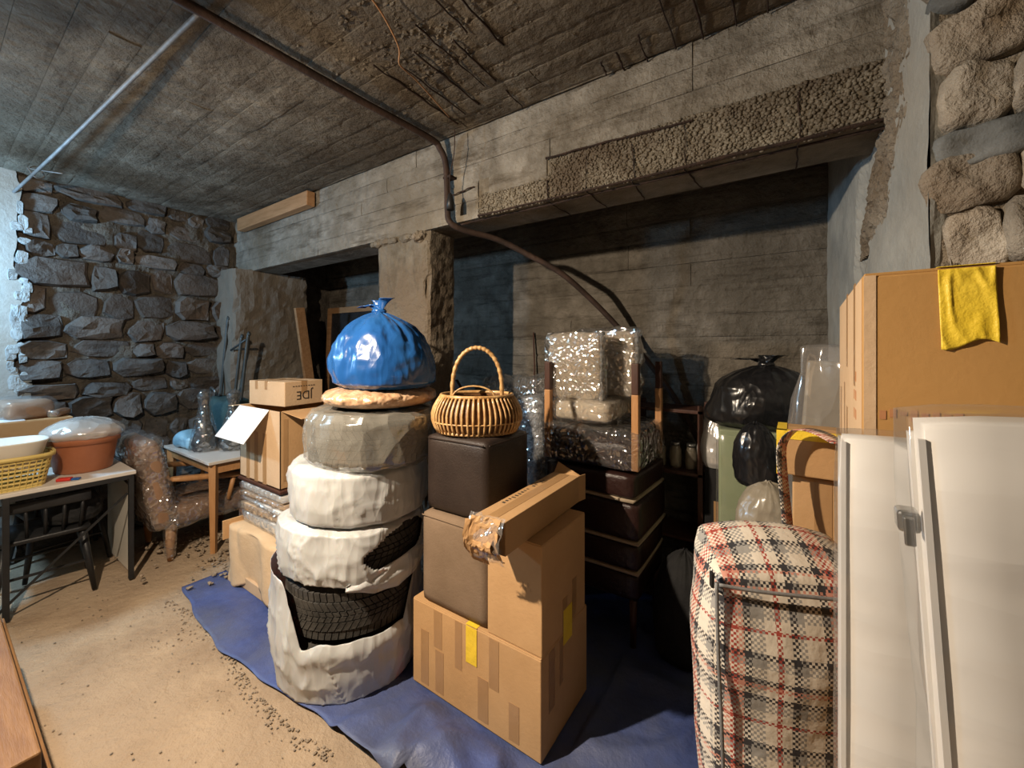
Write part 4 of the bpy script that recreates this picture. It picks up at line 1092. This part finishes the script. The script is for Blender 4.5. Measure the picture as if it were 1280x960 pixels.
# ================================================================== LEFT PILE
t = thing('wooden_pallet', 'pale wooden pallet on the tarp under the left pile', 'pallet', (-2.89, 1.56, .008))
for y in (-.28, 0, .28): obj('runner', bx(-.30, .29, y-.03, y+.03, 0, .06, .004), 'wood_old', t)
for k in range(5): obj('plank', bx(-.31+k*.125, -.31+k*.125+.10, -.31, .31, .061, .08, .003), 'beige_cloth' if k == 1 else 'card_pale', t)
obj('front_board', bx(-.31, .30, -.335, -.312, .0, .075, .004), 'card_pale', t)
t = thing('carton_stack_base', 'low open cardboard tray under the beige cloth', 'box', (-2.89, 1.58, .09)); obj('body', bx(-.33, .28, -.29, .29, 0, .28, .006), 'card', t)
obj('flap', bx(-.332, -.32, -.40, -.1, .20, .33, .002), 'card', t)
bm = NB()
def cloth(u, v):
    # drapes over the tray: top first, then down the front and the left end
    x = -.34+u*.65; s = v*.75
    if s < .35: y, z = .0-s*.9, .302
    else: y, z = -.315-.05*(s-.35)-.02*math.sin(u*9), .302-(s-.35)*.88*(1+.12*math.sin(u*6+1))
    if u < .02: x -= .0
    return Vector((x+.012*nz(u*3, v*3, 0), y+.022*fold(u*3, v*1.2, 2)-.02, z+.008*nz(u*5, v*5, 1)))
surf(bm, cloth, 50, 40)
o = obj('beige_cloth', bm, 'beige_cloth', None, True, .006); o.location = (-2.89, 1.56, .085); tag(o, 'beige cloth draped over the cardboard tray', 'cloth')
zz = .40
for k, (h, w2, m_, lb) in enumerate(((.07, .30, 'sheetw', 'thick white wrapped panel, lowest of the left pile'), (.055, .305, 'card_pale', 'pale cardboard panel in film on the left pile'), (.035, .295, 'sheetw', 'thin white panel in film, middle of the left pile'),
                                (.04, .29, 'card_pale', 'tan panel in film, second from top of the left pile'), (.05, .30, 'sheetw', 'pale film-wrapped panel directly under the open box'))):
    t = thing('flat_parcel', lb, 'panel', (-2.93+.01*(k % 2), 1.57, zz), R((-1, 2, -2, 1.5, 0)[k]), 'wrapped panels in the left pile')
    obj('panel', softbox(-w2, w2*.95, -.27, .27, .002, h-.002, 6, .008, .0, .003, 5, k), m_, t, True)
    obj('stretch_film', softbox(-w2-.012, w2*.95+.008, -.285, .28, .003, h-.002, 14, .012, 0, .006, 14, k+3), 'film_chair', t, True)
    zz += h+.004
zz += .006
tag(obj('spacer_board', bx(-3.26, -2.66, 1.29, 1.83, zz, zz+.018, .003), 'wood_dark'), 'dark board laid under the open cardboard box', 'board')
for (x, y, lb) in ((-3.16, 1.70, 'left'), (-2.72, 1.70, 'right')): pass
Z0 = zz+.019
# open carton with white-lined front flap
X0, X1, Y0, Y1, Z1 = -3.27, -2.70, 1.31, 1.74, Z0+.50
t = thing('open_cardboard_box', 'open cardboard box with white inner flap hanging over its front', 'box', ((X0+X1)/2, (Y0+Y1)/2, Z0))
W, D, H = X1-X0, Y1-Y0, .50
obj('panel', bx(-W/2, W/2, -D/2, -D/2+.005, 0, H), 'card_pale', t); obj('panel', bx(-W/2, W/2, D/2-.005, D/2, 0, H), 'card', t)
obj('panel', bx(-W/2, -W/2+.005, -D/2, D/2, 0, H), 'card', t); obj('panel', bx(W/2-.005, W/2, -D/2, D/2, 0, H), 'card', t)
obj('bottom', bx(-W/2, W/2, -D/2, D/2, 0, .006), 'card', t)
def hinge(name, m, x0, x1, y0, y1, th, loc, axis, ang):
    o = obj(name, bx(x0, x1, y0, y1, 0, th, .001, 1), m, t); o.location = loc
    e = [0, 0, 0]; e[axis] = ang; o.rotation_euler = e; return o
hinge('white_flap', 'white_card', -W/2, W/2-.14, -.25, 0, .004, (0, -D/2, H), 0, R(52))
hinge('flap', 'card_in', 0, .24, -D/2+.01, D/2, .004, (W/2, 0, H), 1, R(6))
hinge('flap', 'card_in', -W/2, W/2, 0, .2, .004, (0, D/2, H), 0, R(-25))
hinge('flap', 'card_pale', -.2, 0, -D/2, D/2, .004, (-W/2, 0, H), 1, R(-6))
for u in (.10, .22, .34): obj('tape', plate('F', W, D, H, u, u+.05, .0, .34), 'tape', t)
obj('tape', plate('R', W, D, H, .02, .05, .05, .45), 'tape', t)
# printed carton lying on its flaps
jx, jy, jz = -3.08, 1.54, Z1+.006
t = thing('printed_cardboard_box', 'small cardboard box printed with black letters upside down on the open box', 'box', (jx, jy, jz), R(8))
w_, d_, h_ = .40, .30, .17
obj('body', bx(-w_/2, w_/2, -d_/2, d_/2, 0, h_, .004), 'card_pale', t)
obj('tape', bx(-w_/2-.001, w_/2+.001, -.025, .025, h_, h_+.001), 'tape', t)
for u in (-.13, -.02): obj('tape', bx(u, u+.03, -d_/2-.001, d_/2, h_-.06, h_+.0012), 'tape', t)
obj('tape', bx(w_/2, w_/2+.001, -.025, .02, .08, h_), 'tape', t)
text_on('lettering', 'JDE', .085, 'ink', t, (w_/2+.0012, .0, .072), (R(90), R(180), R(90)))
for k in range(9): obj('print_mark', bx(w_/2+.0004, w_/2+.0012, -.09+k*.02, -.078+k*.02, .132, .138), 'ink', t)

# ================================================================== LEFT TABLE AND WHAT STANDS ON IT
t = thing('folding_table', 'pale-topped folding table with black steel legs at the left', 'table', (-4.30, .56, 0))
obj('tabletop', bx(-.55, .515, -.32, .305, .725, .75, .004), 'table_top', t)
for sx, sy in ((.5, .28), (.5, -.27), (-.5, .28), (-.5, -.27)):
    obj('leg', bx(sx-.014, sx+.014, sy-.014, sy+.014, 0, .725, .003), 'black', t)
obj('apron', bx(.487, .513, -.27, .28, .695, .724, .002), 'black', t); obj('apron', bx(-.513, -.487, -.27, .28, .695, .724, .002), 'black', t)
for s in (1, -1): obj('long_rail', bx(-.5, .5, s*.275-.012, s*.275+.012, .70, .724, .002), 'black', t)
obj('brace', tube(NB(), [(.50, .262, .60), (.505, -.30, .06)], .008, 6), 'black', t)
obj('brace', tube(NB(), [(.49, .27, .66), (.1, .27, .70)], .008, 6), 'black', t)
tag(obj('white_board', bx(-4.50, -3.93, .855, .867, .004, .66, .002), 'white_plastic'), 'white board standing behind the folding table legs', 'board')
# yellow basket with a basin nested in it
t = thing('plastic_basket', 'yellow woven-look plastic basket on the folding table', 'basket', (-3.97, .255, .7505), R(90))
def rrect(a, hx, hy, e=4.0):
    c, s = math.cos(a), math.sin(a); f = 1/((abs(c)**e+abs(s)**e)**(1/e)); return c*f*hx, s*f*hy
def bring(bm, z, hx, hy, r, n=44):
    pts = [Vector((*rrect(2*PI*k/n, hx, hy), z)) for k in range(n)]
    rs_ = []
    for k, p in enumerate(pts):
        d = Vector((p.x, p.y, 0)).normalized()
        rs_.append([bm.verts.new(p+d*r*.45*cx+Vector((0, 0, r*cz))) for cx, cz in ((-1, -1), (1, -1), (1, 1), (-1, 1))])
    for k in range(n):
        a, b = rs_[k], rs_[(k+1) % n]
        for j in range(4): bm.faces.new((a[j], b[j], b[(j+1) % 4], a[(j+1) % 4]))
def bsz(z): return .20+.035*z/.2, .145+.03*z/.2
for z in (.02, .045, .07, .095, .12, .145, .17): bm = NB(); bring(bm, z, *bsz(z), .0055); obj('lattice_band', bm, 'yellow_plastic', t)
bm = NB(); bring(bm, .192, .242, .18, .012); obj('rim', bm, 'yellow_plastic', t, True)
bm = NB(); bring(bm, .006, .20, .145, .006); obj('foot', bm, 'yellow_plastic', t)
obj('bottom', bx(-.18, .18, -.13, .13, 0, .005), 'yellow_plastic', t)
for k in range(60):
    a = 2*PI*k/60
    p0 = Vector((*rrect(a, *bsz(0)), .004)); p1 = Vector((*rrect(a, *bsz(.185)), .19))
    obj('lattice_rib', tube(NB(), [p0, p1], .0055, 4, sx=.6), 'yellow_plastic', t)
t = thing('white_basin', 'cream white plastic basin nested in the yellow basket', 'basin', (-3.97, .255, .86), R(90))
def basin():
    bm = NB(); P = [(.74, .02), (.80, .0), (.84, .015), (1.0, .155), (1.035, .165), (1.035, .172), (.985, .172), (.80, .03)]
    rows = []
    for (s, z) in P: rows.append([bm.verts.new((*rrect(2*PI*k/48, .215*s, .165*s, 3), z)) for k in range(48)])
    for a, b in zip(rows, rows[1:]):
        for k in range(48): bm.faces.new((a[k], a[(k+1) % 48], b[(k+1) % 48], b[k]))
    bm.faces.new(rows[0][::-1]); bm.faces.new(rows[-1]); return bm
obj('basin', basin(), 'white_plastic', t, True)
# terracotta pot capped with film
t = thing('plant_pot', 'large terracotta pot capped with clear plastic on the folding table', 'pot', (-4.12, .662, .7505))
obj('pot', lathe(NB(), [(.02, 0), (.135, 0), (.145, .01), (.172, .19), (.175, .195), (.188, .20), (.191, .255), (.182, .258), (.172, .25), (.13, .03), (.02, .025)], 44), 'terracotta', t, True)
obj('soil', lathe(NB(), [(.01, .235), (.1, .23), (.17, .22)], 30), 'mortar', t, True)
def dome(p, a, i):
    return Vector((p.x*(1+.02*nz(p.x, p.y, p.z, 20)), p.y*(1+.02*nz(p.y, p.x, p.z, 20)), p.z+.006*fold(math.cos(a)*4, math.sin(a)*4, i*.3)))
obj('plastic_cap', lathe(NB(), [(.193, .23), (.205, .24), (.215, .26), (.208, .285), (.175, .315), (.12, .345), (.06, .362), (.01, .365)], 60, fn=dome), film('pot_film', fac=.15, haze=.5, hazecol=(.72, .68, .62), bscale=12, bump=.5, rough=.12), t, True)
t = thing('toy_clip', 'small red and blue plastic clip beside the terracotta pot', 'clip', (-3.85, .545, .7505), R(60))
obj('body', bx(-.05, .02, -.02, .02, 0, .02, .006), 'sky_blue_tag', t); obj('lever', bx(.02, .06, -.016, .016, 0, .014, .004), 'bagblue', t)
# carton with brown wrapped things behind
t = carton('cardboard_box', 'cardboard box standing behind the basket and pot on the table', -4.78, -4.38, .25, .64, .7505, 1.10, R(3), 'card', flaps='y')
bundle('wrapped_cushion', 'brown cushion in film lying on the box on the left table', 'cushion', (-4.58, .42, 1.102), (.34, .28, .14), 'brownwrap', 'film', 33, R(15), .03)
o = obj('white_sheet', jitter(bx(-4.52, -4.38, .24, .42, 1.1015, 1.107), .003, 9), 'white_card'); tag(o, 'white paper sheet at the edge of the box on the table', 'paper')
bundle('small_parcel', 'small film-wrapped brown slat beside the brown cushion', 'slat', (-4.50, .60, 1.102), (.2, .06, .05), 'brownwrap', 'film_chair', 38, R(-30), .01)
# black chairs tucked under the table
def black_chair(label, loc, rz):
    t = thing('black_chair', label, 'chair', loc, rz, 'black chairs under the folding table')
    obj('seat', softbox(-.20, .20, -.20, .20, .40, .435, 6, .015), 'black', t, True)
    for sx in (-1, 1):
        for sy in (-1, 1):
            obj('leg', tube(NB(), [(sx*.16, sy*.16, .41), (sx*.21, sy*.215, 0)], [.024, .013], 8), 'black', t, True)
    for k in range(5):
        y = -.15+k*.075
        obj('spindle', tube(NB(), [(.17, y, .42), (.20, y*1.1, .64)], .010, 6), 'black', t, True)
    obj('top_rail', softbox(.185, .215, -.20, .20, .60, .665, 5, .012), 'black', t, True)
    obj('stretcher', tube(NB(), [(.185, -.185, .2), (.185, .185, .2)], .009, 6), 'black', t); obj('stretcher', tube(NB(), [(-.185, -.185, .2), (-.185, .185, .2)], .009, 6), 'black', t)
    return t
bc = black_chair('black spindle chair pushed under the table, nearest the frame edge', (-4.06, .47, .0), R(-5))
dup(bc, (-4.52, .60, 0), R(6), 'black spindle chair farther under the table against the wall')
t = garbage_bag('black_sack', 'black sack heaped on the seat under the folding table', 'sack', (-4.06, .60, .437), .16, .14, .24, 'soft_black', 41, knot=False)

# ================================================================== ARMCHAIR, SECOND TABLE
t = thing('wrapped_armchair', 'brown low armchair in bubble film beside the folding table', 'armchair', (-4.14, 1.29, .0), R(0))
def tilt(bm, piv, ang):
    m = Matrix.Translation(piv) @ Matrix.Rotation(ang, 4, 'X') @ Matrix.Translation(-Vector(piv))
    for v in bm.verts: v.co = m @ v.co
    return bm
obj('seat', softbox(-.29, .29, -.24, .36, .25, .40, 10, .04, .015, .01, 5, 2), 'brownwrap', t, True)
obj('backrest', tilt(softbox(-.29, .29, -.30, -.17, .26, .93, 10, .05, .015, .015, 5, 4), (0, -.23, .26), R(9)), 'brownwrap', t, True)
for sx in (-1, 1):
    obj('armrest', tilt(softbox(sx*.31-.035, sx*.31+.035, -.22, .26, .60, .64, 6, .018), (0, -.2, .62), R(-9)), 'wood_leg', t, True)
    obj('arm_support', tube(NB(), [(sx*.31, .2, .56), (sx*.30, .16, .36)], .018, 8), 'wood_leg', t, True)
    obj('leg', tube(NB(), [(sx*.25, -.2, .27), (sx*.26, -.21, .14), (sx*.26, -.21, 0)], [.034, .032, .018], 10), 'wood_leg', t, True)
    obj('leg', tube(NB(), [(sx*.25, .3, .27), (sx*.26, .31, .14), (sx*.26, .31, 0)], [.034, .032, .018], 10), 'wood_leg', t, True)
obj('seat_film', softbox(-.31, .31, -.26, .38, .235, .42, 16, .04, .0, .025, 10, 6), 'film_chair', t, True)
obj('back_film', tilt(softbox(-.31, .31, -.325, -.15, .25, .955, 16, .05, .0, .025, 10, 9), (0, -.23, .26), R(9)), 'film_chair', t, True)
obj('leg_film', lathe(NB(), [(.045, .27), (.042, .15), (.032, .03)], 14, fn=lambda p, a, i: p+Vector((.26+.006*nz(a, i, 0, 3), -.21, 0))), 'film_chair', t, True)
t = thing('wooden_table', 'wooden table with honey-coloured legs over the armchair seat', 'table', (-4.2, 1.62, 0))
obj('tabletop', bx(-.5, .51, -.36, .24, .70, .724, .004), 'table_top', t)
for sx in (-1, 1):
    for y in (-.31, .19): obj('leg', tube(NB(), [(sx*.465, y, .70), (sx*.465, y, 0)], [.036, .024], 4), 'wood_leg', t)
for y in (-.31, .19): obj('apron', bx(-.44, .44, y-.01, y+.01, .62, .699, .002), 'wood_leg', t)
for sx in (-1, 1): obj('apron', bx(sx*.465-.01, sx*.465+.01, -.29, .17, .62, .699, .002), 'wood_leg', t)
def vase(label, loc, o):
    t = thing('wrapped_vase', label, 'vase', loc, 0, 'film-wrapped vases')
    obj('vase', lathe(NB(), [(.02, 0), (.08, .003), (.095, .06), (.07, .16), (.038, .26), (.03, .40), (.036, .45), (.045, .485), (.02, .49)], 24, cap0=True, cap1=True), 'tube_dark', t, True)
    def fn(p, a, i): return p*(1+.06*nz(p.x, p.y, p.z, 14, o))+Vector((0, 0, 0))
    obj('stretch_film', lathe(NB(), [(.108, .002), (.112, .03), (.10, .12), (.075, .24), (.048, .34), (.04, .40), (.05, .44), (.056, .48), (.04, .51), (.01, .515)], 40, fn=fn), 'film_chair', t, True)
    return t
vase('film-wrapped long-necked vase, left one on the wooden table', (-4.18, 1.40, .726), 2)
vase('film-wrapped long-necked vase, right one on the wooden table', (-4.02, 1.56, .726), 7)
bm = softbox(-.16, .14, -.12, .12, 0, .13, 14, .05, .0, .05, 8, 5)
o = obj('blue_plastic_bag', bm, 'bluebag', None, True); o.location = (-4.36, 1.40, .728); tag(o, 'crumpled sky blue plastic bag beside the wrapped vases', 'plastic bag')
bundle('wrapped_parcel', 'dark parcel in clear film at the back of the wooden table', 'parcel', (-3.86, 1.74, .726), (.26, .18, .2), 'soft_black', 'film_chair', 47, 0, .03)
# upturned tubular frame behind
t = thing('folded_trolley', 'folded dark tubular trolley with handles up behind the vases', 'trolley', (-4.42, 1.70, .726))
for x, top in ((-.20, 1.16), (.10, .98), (.24, 1.0)):
    obj('handle_tube', tube(NB(), spline([(x-.14, .0, .02), (x-.07, .02, top*.5), (x, .04, top-.02), (x+.025, .04, top)], 5), .014, 8), 'tube_dark', t, True)
obj('cross_tube', tube(NB(), [(-.1, .03, .86), (.20, .04, .96)], .010, 8), 'tube_dark', t, True)
obj('base', softbox(-.36, .2, -.1, .12, 0, .40, 8, .05, .0, .04, 7, 3), 'teal', t, True)
obj('clamp', tube(NB(), spline([(-.28, -.08, .44), (-.2, -.1, .5), (-.12, -.09, .46)], 4), .012, 8), 'metal', t, True)
# leaning timber and door frame in the dark alcove
tag(obj('leaning_timber', bx(-.05, .05, -.02, .02, 0, 2.06, .004, mtx=Matrix.Translation((-4.36, 2.60, .0)) @ Matrix.Rotation(R(8), 4, 'X') @ Matrix.Rotation(R(90), 4, 'Z')), 'wood_x'), 'brown timber leaning against the pier in the alcove', 'timber')
t = thing('old_window', 'pale wooden window frame with dark pane leaning in the alcove', 'frame', (-4.28, 2.84, .004), 0, rot=(R(-2.5), 0, R(2)))
obj('stile', bx(-.50, -.43, -.02, .02, 0, 2.10, .004), 'wood_x', t); obj('stile', bx(.40, .47, -.02, .02, 0, 2.10, .004), 'wood_x', t)
obj('rail', bx(-.43, .40, -.02, .02, 2.03, 2.10, .004), 'wood_x', t); obj('rail', bx(-.43, .40, -.02, .02, .0, .09, .004), 'wood_x', t)
obj('rail', bx(-.43, .40, -.02, .02, 1.0, 1.06, .004), 'wood_x', t)
pane_m = mat('dusty_glass', (.02, .022, .025), (.04, .04, .042), 6, .15, 0, spec=.6)
for a, b in ((.09, 1.0), (1.06, 2.03)): obj('pane', bx(-.43, .40, -.004, .004, a, b), pane_m, t)

# ================================================================== PLANKS AT LOWER LEFT
for k, (x0, x1, y0, y1, z0, z1, lb) in enumerate(((-3.0, -1.74, -.16, .02, .002, .27, 'rough brown timber beam lying lowest at the bottom left corner'), (-3.0, -1.72, .03, .225, .002, .36, 'orange pine timber beam at the bottom left corner, facing the floor'),
        (-3.0, -1.77, -.14, .2, .362, .45, 'broad pine plank on top of the timbers at the bottom left corner'))):
    tag(obj('timber_beam', bx(x0, x1, y0, y1, z0, z1, .006), 'wood', None), lb, 'timber', 'timbers at lower left')
